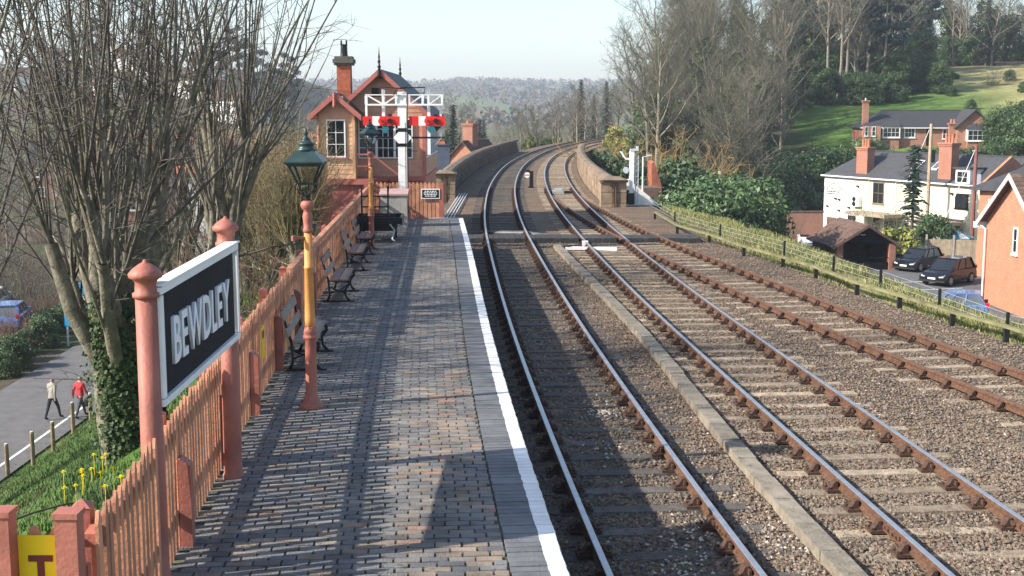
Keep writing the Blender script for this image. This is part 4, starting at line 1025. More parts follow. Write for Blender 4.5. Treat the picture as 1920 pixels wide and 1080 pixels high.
# cable run on stub posts along the right cess
cr = thing('cable_run', 'timber cable run on low stub posts along the right cess', 'cable run')
pts = [P(x, y, .0) for x, y in ((1228,402),(1270,428),(1330,445),(1395,468),(1468,489),(1530,508),(1607,538),(1687,562),(1786,594),(1887,622),(1990,655))]
for i, p in enumerate(pts):
    mb = MB(); mb.box(-.05,.05,-.05,.05,-.5,.08); mb.build('stub_post', M['castiron'], cr, loc=p)
    if i:
        mb = MB(); mb.bar(pts[i-1]+Vector((0,0,.11)), p+Vector((0,0,.11)), .13, .06); mb.build('duct_length', mat('old_timber', (.21,.17,.105), .95, .4, 3, .5, 30, c2=(.17,.17,.08)) if 'old_timber' not in bpy.data.materials else bpy.data.materials['old_timber'], cr)
wr_ = thing('signal_wire_run', 'thin signal wires on dark stakes above the dry grass bank', 'wire run')
wp = [P(x, y, -.3) for x, y in ((1190,380),(1265,425),(1350,452),(1470,487),(1562,520),(1650,549),(1760,590),(1887,640),(2000,672))]
for i, p in enumerate(wp):
    mb = MB(); mb.box(-.03,.03,-.03,.03,-.3,.62); mb.build('stake', M['castiron'], wr_, loc=p)
    if i:
        for z in (.28,.42,.56):
            mb = MB(); mb.tube([wp[i-1]+Vector((.06,0,z)), p+Vector((.06,0,z))], .006, 4); mb.build('wire', M['steel_grey'], wr_)
# ------------------------------------------------------------------ vegetation builders
def rvec(rr, s=1.0): return Vector((rr.gauss(0, s), rr.gauss(0, s), rr.gauss(0, s)))
def limb(mb, rr, p, d, r0, r1, L, nseg, jit, up, n):
    pts = [p.copy()]; rs = [r0]; d = d.normalized(); dirs = [d.copy()]
    for i in range(nseg):
        d = (d+rvec(rr, jit)+Vector((0,0,up))).normalized(); p = p+d*(L/nseg); pts.append(p.copy()); dirs.append(d.copy()); rs.append(mix(r0, r1, (i+1)/nseg))
    mb.tube(pts, rs, n, cap=False); return pts, dirs, rs
def twigs(mb, rr, pts, dirs, n, L, r, up, sub=2, n3=3, start=.2, spread=.9):
    m = len(pts)-1
    for _ in range(n):
        t = mix(start, 1, rr.random())*m; i = min(int(t), m-1); p = pts[i].lerp(pts[i+1], t-i); d = dirs[i]
        side = d.cross(rvec(rr)).normalized(); dd = (d*(1-spread*.4)+side*spread).normalized(); l = L*rr.uniform(.5,1.1)*(1-.35*t/m)
        tp, td, _r = limb(mb, rr, p, dd, r*rr.uniform(.8,1.1), r*.35, l, 4, .10, up, n3)
        for _ in range(sub):
            k = rr.randint(1, 3); s2 = td[k].cross(rvec(rr)).normalized()
            limb(mb, rr, tp[k], (td[k]*.7+s2*.7), r*.55, r*.25, l*rr.uniform(.3,.55), 2, .1, up, n3)
def tag_tree(name, label, cat, loc, tr_me, cr_me, group=None, rz=0, sc=1):
    t = thing(name, label, cat, loc, rz, group); put('trunk', tr_me, t); put('crown', cr_me, t); t.scale = (sc, sc, sc); return t
def pollard(seed, base, lean, h1, r0, nl, lims, shoots, Lsh, bark, twm, label, tw=9, spread=.6, name='pollarded_tree', low=0, cat='tree', group=None, twr=.011):
    rr = random.Random(seed); tb = MB(); cb = MB(); d = Vector(lean).normalized()
    pts, dirs, rs = limb(tb, rr, Vector((0,0,-.6)), d, r0*1.15, r0*.85, h1+.6, 6, .05, .03, 10)
    top = pts[-1]
    for i in range(nl):
        a = 2*math.pi*(i+rr.uniform(-.25,.25))/nl; out = Vector((math.cos(a), math.sin(a), 0)); k = rr.randint(3, 6); p = pts[k]
        dd = (out*spread*rr.uniform(.5,1.2)+Vector((0,0,1))+d*.3).normalized(); L = lims*rr.uniform(.7,1.3); lr = r0*rr.uniform(.24,.44)
        lp, ld, lr_ = limb(tb, rr, p, dd, lr, lr*.62, L, 5, .09, .10, 7)
        for s in range(shoots):
            k = 5 if s < shoots*.6 else rr.randint(2, 4); q = lp[k]
            sd = (ld[k]*.5+Vector((out.x*rr.uniform(-.1,.6), out.y*rr.uniform(-.1,.6), rr.uniform(.5,1.3)))+rvec(rr, .28)).normalized(); l2 = Lsh*rr.uniform(.55,1.15); r2 = rr.uniform(.015,.038)*(Lsh/5)
            sp_, sd_, sr_ = limb(tb if r2 > .034 else cb, rr, q, sd, r2, .008, l2, 8, .06, .06, 5 if r2 > .034 else 4)
            twigs(cb, rr, sp_, sd_, tw, 1.5*Lsh/5, twr, .03, 2, 3)
    for _ in range(low):                                       # drooping side branches low on the trunk
        k = rr.randint(2, 6); a = rr.uniform(0, 6.28); dd = Vector((math.cos(a), math.sin(a), rr.uniform(.0,.5)))
        lp, ld, _r = limb(cb, rr, pts[k], dd, .032, .008, rr.uniform(2.2,4.2), 8, .10, .01, 4); twigs(cb, rr, lp, ld, 9, .9, .009, .01, 2)
    return tag_tree(name, label, cat, base, tb.mesh('trunk', bark, True), cb.mesh('crown', twm, True), group)
def bare_tree(seed, H, r0, clear, nl, bark, twm, spread=.75, dens=1.0, tw=10, levels=2, lean=(0,0,1), twr=.02):
    rr = random.Random(seed); tb = MB(); cb = MB()
    pts, dirs, rs = limb(tb, rr, Vector((0,0,-.8)), Vector(lean), r0, r0*.18, H*.86, 9, .045, .05, 7)
    for i in range(nl):
        t = mix(clear, .98, (i+rr.random())/nl)*9; k = min(int(t), 8); p = pts[k].lerp(pts[k+1], t-k); a = i*2.4+rr.uniform(-.4,.4)
        out = Vector((math.cos(a), math.sin(a), 0)); L = H*rr.uniform(.28,.46)*(1.15-.55*t/9); r1 = rs[k]*.55
        lp, ld, _ = limb(tb if r1 > .06 else cb, rr, p, (out*spread+Vector((0,0,rr.uniform(.5,.95)))), r1, .02, L, 6, .10, .06, 5)
        for s in range(int(5*dens)):
            k2 = rr.randint(1, 5); sd = (ld[k2]*.8+ld[k2].cross(rvec(rr)).normalized()*.8+Vector((0,0,.25))); l2 = L*rr.uniform(.3,.6)
            sp_, sd_, _ = limb(cb, rr, lp[k2], sd, .03, .012, l2, 5, .10, .05, 3)
            twigs(cb, rr, sp_, sd_, tw, H*.075, twr*.7, .03, 2, 3, .1)
        twigs(cb, rr, lp, ld, tw, H*.09, twr*.7, .03, 2, 3, .3)
    twigs(cb, rr, pts[6:], dirs[6:], tw*2, H*.09, twr*.7, .03, 2, 3, .1)
    return tb.mesh('trunk', bark, True), cb.mesh('crown', twm, True)
def leaf_quads(mb, rr, c, rad, n, size, shell=.55, flat=1.0, m=0, droop=0):
    for _ in range(n):
        v = rvec(rr).normalized(); q = rad if hasattr(rad, '__len__') else (rad, rad, rad); t = mix(shell, 1, rr.random()**.6)
        p = Vector((c[0]+v.x*q[0]*t, c[1]+v.y*q[1]*t, c[2]+v.z*q[2]*t)); nrm = (v+rvec(rr, .45)).normalized(); a = nrm.orthogonal().normalized(); b = nrm.cross(a)
        an = rr.uniform(0, 6.28); a, b = a*math.cos(an)+b*math.sin(an), b*math.cos(an)-a*math.sin(an); s = size*rr.uniform(.45,1.6)
        mb.add([p-a*s, p-b*s*.55, p+a*s, p+b*s*.55], [(0,1,2,3)], m)
def bush(seed, w_, h, n, size, mt, clumps=26):
    rr = random.Random(seed); tb = MB(); cb = MB()
    for i in range(6):
        a = rr.uniform(0, 6.28); limb(tb, rr, Vector((.2*math.cos(a),.2*math.sin(a),-.5)), Vector((math.cos(a)*.5,math.sin(a)*.5,1)), .09, .03, h*.7, 5, .1, .05, 5)
    for i in range(clumps):
        a = rr.uniform(0, 6.28); z = rr.random(); rad = w_*.5*math.sqrt(max(.08, 1-(z*1.0-.25)**2*1.35))*rr.uniform(.35,.95)
        rc = w_*rr.uniform(.07,.25); leaf_quads(cb, rr, (rad*math.cos(a), rad*math.sin(a), h*(.06+.84*z)), (rc, rc, rc*.85), n//clumps, size, .35)
    return tb.mesh('trunk', M['twig'], True), cb.mesh('crown', mt)
def conifer(seed, H, w_, mt, n=44, size=.38, bare=.06):
    rr = random.Random(seed); tb = MB(); cb = MB(); limb(tb, rr, Vector((0,0,-.5)), Vector((0,0,1)), H*.017+.04, .02, H+.4, 8, .012, .02, 7)
    for i in range(n):
        t = mix(bare, .985, (i/n)**.85); z = H*t; L = w_*.5*(1-t)**.8*rr.uniform(.75,1.15)+.15
        for k in range(5):
            a = i*1.9+k*1.257+rr.uniform(-.3,.3); d = Vector((math.cos(a), math.sin(a), -.18)); l = L*rr.uniform(.7,1.1); tb.tube([Vector((0,0,z)), Vector((0,0,z))+d*l], [.02,.008], 3, cap=False)
            for j in range(max(3, int(l/size*2.4))):
                u = mix(.12, 1, rr.random()); p = Vector((0,0,z))+d*l*u+rvec(rr, .10); s = size*rr.uniform(.6,1.2)*(1.15-.4*u)
                q = Vector((-d.y, d.x, 0))*s*.55; f = Vector((d.x, d.y, -.35))*s
                cb.add([p-f*.5-q*.3, p-q, p+f, p+q], [(0,1,2,3)])
    return tb.mesh('trunk', M['bark'], True), cb.mesh('crown', mt)
def pine(seed, H, mt):
    rr = random.Random(seed); tb = MB(); cb = MB(); pts, dirs, rs = limb(tb, rr, Vector((0,0,-.5)), Vector((0,0,1)), .32, .08, H, 9, .03, .04, 7)
    for i in range(26):
        t = mix(.42, 1, rr.random())*9; k = min(int(t), 8); p = pts[k]; a = rr.uniform(0, 6.28); L = H*.16*rr.uniform(.5,1.2)
        lp, ld, _ = limb(tb, rr, p, Vector((math.cos(a), math.sin(a), .35)), .07, .03, L, 3, .1, .03, 4)
        rc = rr.uniform(.9,1.6); leaf_quads(cb, rr, lp[-1], (rc, rc, rc*.6), 110, .32, .2)
    return tb.mesh('trunk', M['bark_pale'], True), cb.mesh('crown', mt)
def gz(x, y): return ter(x, y)

# ------------------------------------------------------------------ trees on the station bank (left)
def at(px, Y): X = (px-960)/F*(Y*math.cos(TH)+6*math.sin(TH)); return (X, Y, gz(X, Y))
b1 = (-6.55, 21.2, gz(-6.55, 21.2)-.1)
T1 = pollard(101, b1, (-.10,0,1), 2.3, .46, 10, 2.6, 8, 6.2, M['bark'], M['twig'], 'ivy clad multi stemmed bare tree on the grass bank behind nameboard', 7, .6, low=5)
rr = random.Random(5); iv = MB()
for _ in range(9500):
    z = rr.uniform(-.6, 2.9)*rr.random()**.25; a = rr.uniform(-2.0, 1.3) if rr.random() < .9 else rr.uniform(0, 6.28); r = .50+rr.uniform(-.03,.16)*(1.2-.2*z); c = Vector((-.10*(z+.6)+r*math.cos(a), r*math.sin(a), z)); n_ = Vector((math.cos(a), math.sin(a), .3))+rvec(rr, .5)
    u = n_.orthogonal().normalized(); v = n_.normalized().cross(u); s = rr.uniform(.02,.048); iv.add([c-u*s, c-v*s, c+u*s, c+v*s], [(0,1,2,3)])
iv.build('ivy', M['ivy'], T1)
T2 = pollard(109, (-8.6, 16.5, gz(-8.6,16.5)-.1), (.22,.05,1), 3.0, .34, 8, 2.8, 7, 6.0, M['bark'], M['twig'], 'leaning bare tree with mossy stems reaching over the grass bank', 6, .55, low=3)
T3 = pollard(103, (-9.3, 29.0, gz(-9.3,29)-.1), (.02,0,1), 3.8, .46, 9, 3.0, 7, 6.5, M['bark'], M['twig'], 'thick trunked pollarded tree standing behind the ivy clad one', 6, .5, low=3)
T4 = pollard(104, (-8.2, 33.5, gz(-8.2,33.5)-.1), (.10,0,1), 3.4, .36, 9, 2.6, 7, 6.8, M['bark'], M['twig'], 'slender stemmed pollarded tree on the bank nearest the lamp and benches', 6, .55, low=3)
T5 = pollard(105, (-12.4, 46, gz(-12.4,46)-.1), (.05,0,1), 4.0, .42, 9, 3.0, 7, 6.5, M['bark'], M['twig'], 'tall pollarded tree low on the bank above the road', 6, .55, low=3)
T6 = pollard(106, (-14.4, 27.5, gz(-14.4,27.5)-.1), (.12,0,1), 4.2, .34, 8, 2.8, 6, 6.0, M['bark'], M['twig'], 'slim mossy bare tree growing low on the bank beside the roadside posts', 6, .6, low=2)
for i, (px, Y, H) in enumerate(((560,40.5,3.2),(505,43,3.4),(462,46,3.6))):
    x, y, z = at(px, Y); lb = ('dense shoots of a lime coloured pollard beside the signal box', 'middle yellowish pollard thicket behind the platform fence', 'yellowish pollard thicket growing beside the slender stemmed tree')[i]
    pollard(120+i, (x, y, z-.2), (0,0,1), 1.3, .30, 9, 1.0, 22, H, M['bark'], M['twig_lime'] if i < 2 else M['twig_pale'], lb, 7, .6, 'pollard_thicket', 4, 'tree', twr=.010)
# brown thicket on the lower bank and beyond the road
def thicket(seed, w_, h, n, mt, twr=.012):
    rr = random.Random(seed); tb = MB(); cb = MB()
    for i in range(n):
        a = rr.uniform(0, 6.28); q = w_*.4*math.sqrt(rr.random()); p = Vector((q*math.cos(a), q*math.sin(a), -.3)); lp, ld, _ = limb(tb if i < 8 else cb, rr, p, Vector((math.cos(a)*.45, math.sin(a)*.45, 1))+rvec(rr,.15), .035, .010, h*rr.uniform(.6,1.1), 6, .09, .03, 4); twigs(cb, rr, lp, ld, 9, h*.28, twr, .02, 2)
    return tb.mesh('trunk', M['twig'], True), cb.mesh('crown', mt, True)
th = [thicket(41, 3.6, 3.6, 26, M['twig_grey']), thicket(42, 4.4, 4.6, 30, M['twig_pale']), thicket(43, 3.4, 3.2, 30, mat('twig_red', (.17,.10,.075), .9, .35, 1))]
rr = random.Random(8)
for i in range(30):
    Y = rr.uniform(36, 62); X = rr.uniform(-17, -8.2) if i < 16 else rr.uniform(-36, -24.5)
    if i >= 16: Y = rr.uniform(60, 105)
    while i < 16 and 960+F*X/Y < 270: Y = rr.uniform(40, 62); X = rr.uniform(-17, -8.2)
    while i >= 16 and Y < 74 and 960+F*X/Y < 190: Y = rr.uniform(74, 105)
    k = rr.randint(0, 2); lb = ('bare twiggy thicket on the lower station bank' if i < 16 else 'bare brown thicket growing beyond the road')
    tag_tree('bare_thicket', lb, 'shrub', (X, Y, gz(X, Y)-.1), *th[k], group='thickets on the lower bank' if i < 16 else 'thickets beyond the road', rz=rr.uniform(0, 6), sc=rr.uniform(.8,1.3))

# ------------------------------------------------------------------ prototypes for the wood and valley
BT = [bare_tree(201, 20, .34, .30, 15, M['bark_pale'], M['twig_grey'], .7, 1.0, 9), bare_tree(202, 18, .30, .22, 16, M['bark'], M['twig_grey'], .9, 1.0, 9), bare_tree(203, 22, .30, .45, 13, M['bark_pale'], M['twig_pale'], .6, 1.0, 9), bare_tree(204, 12, .20, .12, 16, M['bark_pale'], M['twig_pale'], .8, 1.0, 8)]
def ivy_tree(seed, H):
    a, c = bare_tree(seed, H, .3, .3, 13, M['bark_pale'], M['twig_grey'], .7, .8, 8); rr = random.Random(seed); mb = MB()
    for i in range(20):
        z = H*rr.uniform(.05,.72); r = rr.uniform(.6,1.5); an = rr.uniform(0, 6.28); leaf_quads(mb, rr, (r*.7*math.cos(an), r*.7*math.sin(an), z), (r, r, r*1.3), 90, .30, .3)
    return a, c, mb.mesh('ivy', M['ivy'])
IVT = [ivy_tree(211, 18), ivy_tree(212, 15)]
BU = [bush(221, 6.5, 7.0, 17000, .125, M['laurel'], 80), bush(222, 5.5, 6.4, 15000, .12, M['evergreen'], 70), bush(223, 4.0, 3.6, 8000, .10, M['evergreen'], 44)]
CO = [conifer(231, 14, 6.0, M['conifer']), conifer(232, 11, 4.6, M['conifer'])]
PI = pine(241, 21, M['conifer_blue'])
YB = bush(251, 4.2, 3.4, 2200, .2, M['shrub_y'], 20); DB = thicket(252, 5.0, 5.0, 60, M['drybush'], .016); BB = bush(253, 3, 2.2, 1800, .16, M['beech_brown'], 18)
def plant(kind, X, Y, label, group, sc, rz, cat='tree', name='bare_tree', dz=0):
    t = tag_tree(name, label, cat, (X, Y, gz(X, Y)-.15+dz), kind[0], kind[1], group, rz, sc)
    if len(kind) > 2: put('ivy', kind[2], t)
    return t
rr = random.Random(78)
for i in range(9):
    Y = 58+i*1.9; X = -24.2-.25*i+rr.uniform(-.4,.4); plant(BU[2], X, Y, 'low dark hedge shrub along the far side of the road', 'hedge along the far side of the road', rr.uniform(.36,.5), i*1.3, 'shrub', 'hedge_shrub')
for i in range(11):
    Y = 62+i*1.5; X = -26.0-.3*i+rr.uniform(-.8,.8); plant(th[2], X, Y, 'red brown bare brush behind the roadside hedge', 'red brown brush behind the roadside hedge', rr.uniform(.45,.65), i*1.1, 'shrub', 'bare_brush')
rr = random.Random(77)
def pxX(px, Y): return (px-960)/F*Y
# woodland edge and interior on the right hill
def wood(n, pa, pb, ya, yb, mixw, smin, smax, zone):
    for _ in range(n):
        Y = rr.uniform(ya, yb); X = pxX(rr.uniform(pa, pb), Y)
        if X-cB(min(Y,239)) < 7: X = cB(min(Y,239))+7+rr.random()*3
        k = rr.choices(('b0','b1','b2','b3','iv','ev','pi','co'), mixw)[0]; s = rr.uniform(smin, smax); rz = rr.uniform(0, 6.28)
        if k[0] == 'b': plant(BT[int(k[1])], X, Y, ('pale trunked','spreading dark','tall slim','low many stemmed')[int(k[1])]+' bare tree '+zone, 'bare trees '+zone, s, rz)
        elif k == 'iv': plant(rr.choice(IVT), X, Y, 'ivy covered bare tree '+zone, 'ivy covered trees '+zone, s, rz, name='ivy_tree')
        elif k == 'ev': plant(rr.choice(BU[:2]), X, Y, 'dark evergreen shrub '+zone, 'evergreen shrubs '+zone, s*1.1, rz, 'shrub', 'evergreen_shrub')
        elif k == 'pi': plant(PI, X, Y, 'tall dark pine '+zone, 'pines '+zone, s, rz, name='pine_tree')
        else: plant(rr.choice(CO), X, Y, 'dark spruce '+zone, 'spruces '+zone, s, rz, name='spruce_tree')
wood(36, 1195, 1430, 138, 172, (2,3,1,4,7,8,0,0), .75, 1.0, 'at the foot of the wood behind the evergreen bushes')
wood(28, 1180, 1480, 168, 205, (4,4,3,1,8,4,0,0), .95, 1.2, 'in the wood above the viaduct')
wood(42, 1450, 1700, 205, 235, (2,3,5,0,3,8,3,3), .85, 1.15, 'in the wood edge above the green meadow')
wood(22, 1480, 1720, 225, 262, (3,2,3,0,3,6,3,3), .8, 1.1, 'in the wood above the bungalow')
wood(58, 1690, 1975, 244, 285, (3,3,2,1,6,9,3,3), .72, 1.0, 'on the hilltop beyond the dry pasture')
wood(26, 1190, 1420, 205, 250, (5,4,4,0,6,3,1,0), 1.0, 1.25, 'deep in the wood behind the viaduct')
for px, Y, s in ((1545,203,1.1),(1562,201,1.12),(1580,204,1.1),(1215,172,1.2),(1190,176,1.05)):
    plant(BT[2] if px > 1300 else BT[1], pxX(px, Y), Y, 'pale straight trunked tree above the green meadow' if px > 1300 else 'spreading bare tree at the wood end above the viaduct', 'pale trunks above the meadow' if px > 1300 else 'spreading trees at the wood end', s, px*.1)
plant(BT[3], pxX(1402,138), 138, 'fan shaped bare tree with pale stems in front of the wood', None, 1.05, 1.0)
for i in range(11):
    Y = 200+rr.uniform(-3, 10); X = pxX(1490+i*26, Y); plant(BU[1], X, Y, 'dark evergreen shrub along the meadow top', 'evergreen shrubs along the meadow top', rr.uniform(.7,1.05), rr.uniform(0,6), 'shrub', 'evergreen_shrub')
# big evergreen bushes beside the line, hedge behind the pub
for i, (px, Y, s, k) in enumerate(((1262,86,.88,0),(1300,90,1.0,0),(1340,84,1.02,0),(1385,88,1.05,0),(1322,80,.85,1),(1372,80,.8,1),(1408,96,.95,1),(1250,100,1.05,1),(1290,106,1.2,1))):
    plant(BU[k], pxX(px, Y), Y, 'large glossy evergreen bush between railway and pub', 'evergreen bushes between railway and pub', s*1.12, i*1.1, 'shrub', 'evergreen_bush')
for i in range(13):
    Y = 141+i*.6; X = pxX(1425+i*17, Y); plant(BU[i % 2], X, Y, 'dense dark evergreen in the tall hedge behind the pub', 'tall hedge behind the pub', rr.uniform(.8,1.0), i*.9, 'shrub', 'evergreen_hedge')
for i in range(13):
    Y = 152+rr.uniform(-1, 1); X = pxX(1560+i*26, Y); plant(BU[2], X, Y, 'low green hedge shrub below the bungalow', 'low hedge below the bungalow', rr.uniform(.7,.95), i*.9, 'shrub', 'hedge_shrub')
for i, (px, Y, s) in enumerate(((1872,160,.9),(1900,158,1.0),(1925,150,1.1))): plant(BU[1], pxX(px, Y), Y, 'rounded dark shrub right of the bungalow', 'shrubs right of the bungalow', s, i, 'shrub', 'evergreen_shrub')
plant(conifer(233, 9.3, 5.4, M['conifer'], 24, .5, .12), pxX(1712,108), 108, 'dark spruce standing in front of the pub', None, 1, .4, name='spruce_tree')
for i, (px, Y, s) in enumerate(((1655,104,1.0),(1760,100,.8),(1450,104,1.0))): plant(th[1] if i < 2 else th[0], pxX(px, Y), Y, ('bare pale shrub left of the spruce by the pub','bare pale shrub right of the spruce by the pub','bare shrub in the green gap left of the pub')[i], None, s, i, 'shrub', 'bare_shrub')
plant(YB, pxX(1685,92), 92, 'bright yellow green shrub behind the parked cars', None, .8, 0, 'shrub', 'leafy_shrub')
plant(BU[2], pxX(1760,97), 97, 'dark green shrub beside the timber fence panels', None, .9, 0, 'shrub', 'leafy_shrub'); plant(CO[1], pxX(1830,113), 113, 'dark ivy covered conifer at the right end of the pub', None, .62, 2, name='spruce_tree')
for i, (px, Y) in enumerate(((1708,66),(1722,64),(1738,62.5))): plant(BB, pxX(px, Y), Y, 'low clipped hedge bush below the black cars', 'hedge bushes below the cars', .5, i, 'shrub', 'low_hedge')
for i, (px, Y) in enumerate(((1862,52),(1885,50),(1908,48),(1930,47))): plant(BB, pxX(px, Y), Y, 'red brown leafy beech bush below the brick house', 'red brown bushes below the brick house', .55, i, 'shrub', 'beech_bush', dz=1.0)
plant(YB, pxX(1833,66), 66, 'small green shrub at the corner of the brick house', None, .30, 1, 'shrub', 'leafy_shrub')
for i in range(16):
    Y = rr.uniform(178, 232); X = pxX(rr.uniform(1740, 1940), Y); plant(BU[2] if i % 2 else th[0], X, Y, 'small green bush scattered on the dry pasture' if i % 2 else 'low bare scrub scattered on the dry pasture', 'green bushes on the dry pasture' if i % 2 else 'bare scrub on the dry pasture', rr.uniform(.3,.55), i, 'shrub', 'pasture_shrub')
# scrub by the far curve
for i, (px, Y, s, k) in enumerate(((1195,112,1.9,DB),(1215,118,2.1,DB),(1178,130,1.9,DB),(1235,120,1.9,DB),(1205,125,2.2,DB),(1150,165,.8,YB),(1165,150,.8,YB),(1210,98,.9,BU[1]),(1225,92,.8,BU[1]),(1130,122,1.35,BU[1]),(1150,118,1.4,BU[1]),(1168,106,1.3,BU[1]))):
    plant(k, pxX(px, Y), Y, {id(DB):'golden brown dry scrub beside the far curve', id(YB):'yellow green bush beside the far curve', id(BU[1]):'shaded evergreen bush right of the viaduct'}[id(k)], {id(DB):'dry scrub by the far curve', id(YB):'yellow bushes by the far curve', id(BU[1]):'evergreen bushes right of the viaduct'}[id(k)], s, i, 'shrub', {id(DB):'dry_scrub', id(YB):'leafy_shrub', id(BU[1]):'evergreen_bush'}[id(k)])
# valley trees past the viaduct
for i, (px, Y, s, k) in enumerate(((990,235,.75,BT[1]),(960,250,.6,BT[1]),(1015,240,.5,BT[0]),(1088,225,.95,CO[0]),(1112,235,.75,CO[0]),(1075,245,.75,CO[1]),(1135,230,.8,CO[0]),(1100,250,.7,BT[1]),(850,150,.75,CO[0]),(838,160,.8,CO[1]),(862,170,.8,BT[1]),(900,210,.82,CO[0]),(908,213,.80,CO[0]),(893,214,.78,CO[0]),(1060,250,.6,BT[1]),(1155,215,.7,BT[1]),(1140,250,.8,BT[0]))):
    X = pxX(px, Y); kd = 'bare' if k in BT else ('pine' if k is PI else 'spruce')
    t = plant(k, X, Y, {'bare':'bare tree in the valley beyond the viaduct','pine':'dark clipped pine beyond the brick chimney','spruce':'dark spruce beyond the viaduct'}[kd], kd+' trees past the viaduct', s, i, name={'bare':'bare_tree','pine':'pine_tree','spruce':'spruce_tree'}[kd])
for i in range(9):
    Y = 185+rr.uniform(0, 40); X = pxX(rr.uniform(975, 1060), Y); plant(YB if i % 2 else BU[2], X, Y, 'yellow flowering bush beside the far left rails' if i % 2 else 'small dark bush beside the far left rails', 'yellow bushes by the far rails' if i % 2 else 'dark bushes by the far rails', .7, i, 'shrub', 'garden_bush', dz=max(0, -2.2-gz(X, Y)))
for i in range(46):
    Y = rr.uniform(150, 420); px = rr.uniform(-40, 880); X = pxX(px, Y); k = rr.choice((0,1,1,3)); plant(BT[k], X, Y, 'bare tree among the town gardens', 'bare trees among the town gardens', rr.uniform(.45,.8), i)
for i in range(26):
    Y = rr.uniform(90, 150); px = rr.uniform(-40, 600); X = pxX(px, Y); plant(BT[3] if i % 3 else th[2], X, Y, 'small bare garden tree below the station', 'small bare trees below the station', rr.uniform(.6,.85), i)
for i, (px, Y, s) in enumerate(((555,430,1.25),(540,440,1.3),(520,450,1.35),(490,430,1.4),(470,440,1.3),(440,450,1.3),(400,460,1.3),(500,330,1.2),(470,320,1.1),(520,335,1.0),(120,420,1.2),(200,440,1.2),(300,450,1.2))):
    plant(PI if i % 2 else CO[0], pxX(px, Y), Y, 'dark conifer on the hill behind the town', 'conifers on the hill behind the town', s, i, name='conifer_tree')
for i in range(16):
    Y = rr.uniform(178, 225); px = rr.uniform(930, 1060) if i < 11 else rr.uniform(1060, 1150); X = pxX(px, Y); plant(BT[(3,1,0)[i % 3]], X, Y, 'olive grey bare tree just left of the far curve', 'bare trees left of the far curve', rr.uniform(.40,.52) if i % 3 else .72, i*.7)
# far wooded ridge: one fuzzy mass of small crowns
mb = MB(); rr = random.Random(90)
for _ in range(6000):
    Y = 750+2100*rr.random()**.8; X = pxX(rr.uniform(-150, 2070), Y); z = ter(X, Y); h = rr.uniform(6, 13); g = nz(X, Y*.45, 150, 8)
    if g > .10 and rr.random() < .88: continue
    m = 1 if rr.random() < .10 else (0 if rr.random() < .6 else 2)
    for _k in range(16):
        p = Vector((X+rr.gauss(0, h*.32), Y+rr.gauss(0, h*.3), z+h*rr.uniform(.1,1)))
        a = rvec(rr).normalized()*h*.19; b = rvec(rr).normalized()*h*.19; mb.add([p-a, p-b, p+a, p+b], [(0,1,2,3)], m)
mb.build('distant_woodland', [mat('farwood', (.13,.105,.08), .95, .2, .02), mat('farconifer', (.035,.055,.04), .95, .2, .02), mat('farwood2', (.15,.13,.085), .95, .2, .02)], kind='stuff', label='hazy mass of bare woodland covering the far ridge', cat='woodland')

# ------------------------------------------------------------------ grass
def blades(name, n, place, h0, h1, wd, mt, label, m2=None, seed=1, frac=.3):
    rr = random.Random(seed); mb = MB()
    for _ in range(n):
        x, y = place(rr); z = ter(x, y)-.02; h = rr.uniform(h0, h1); a = rr.uniform(0, 6.28); l = rr.uniform(.1,.5)*h; ca, sa = math.cos(a), math.sin(a); b = rr.uniform(0, 6.28); wx, wy = wd*math.cos(b), wd*math.sin(b)
        mb.add([(x-wx, y-wy, z), (x+wx, y+wy, z), (x+l*.4*ca+wx*.6, y+l*.4*sa+wy*.6, z+h*.6), (x+l*ca, y+l*sa, z+h)], [(0,1,2),(0,2,3)], 1 if m2 and rr.random() < frac else 0)
    return mb.build(name, [mt, m2 or mt], kind='stuff', label=label, cat='grass')
def left_pl(rr): y = rr.uniform(9, 52); return (fL(y)-.35-rr.random()**1.0*13.2*min(1, .25+y/45), y)
blades('bank_grass', 90000, left_pl, .05, .14, .012, M['grass'], 'short green grass on the bank below the platform fence', M['daffleaf'], 3, .3)
def right_pl(rr):
    while True:
        y = 22+40*rr.random(); x = bR(y)+.05+(rE(y)-bR(y)+1.3)*rr.random()
        if nz(x, y, 1.3, 21)+.5*nz(x, y, .4, 22)+.15*sstep((y-34)/10) > rr.uniform(-.45,.5): return (x, y)
blades('dry_grass', 75000, right_pl, .03, .24, .006, M['drygrass'], 'tall dry straw coloured grass along the right embankment edge', M['grass'], 4, .5)
def tuft_pl(rr): y = rr.uniform(11, 17); return (fL(y)-.3-abs(rr.gauss(0,.45)), y)
blades('leaf_litter_grass', 5000, tuft_pl, .08, .30, .012, M['drygrass'], 'rough dry grass at the foot of the fence', M['daffleaf'], 6, .55)
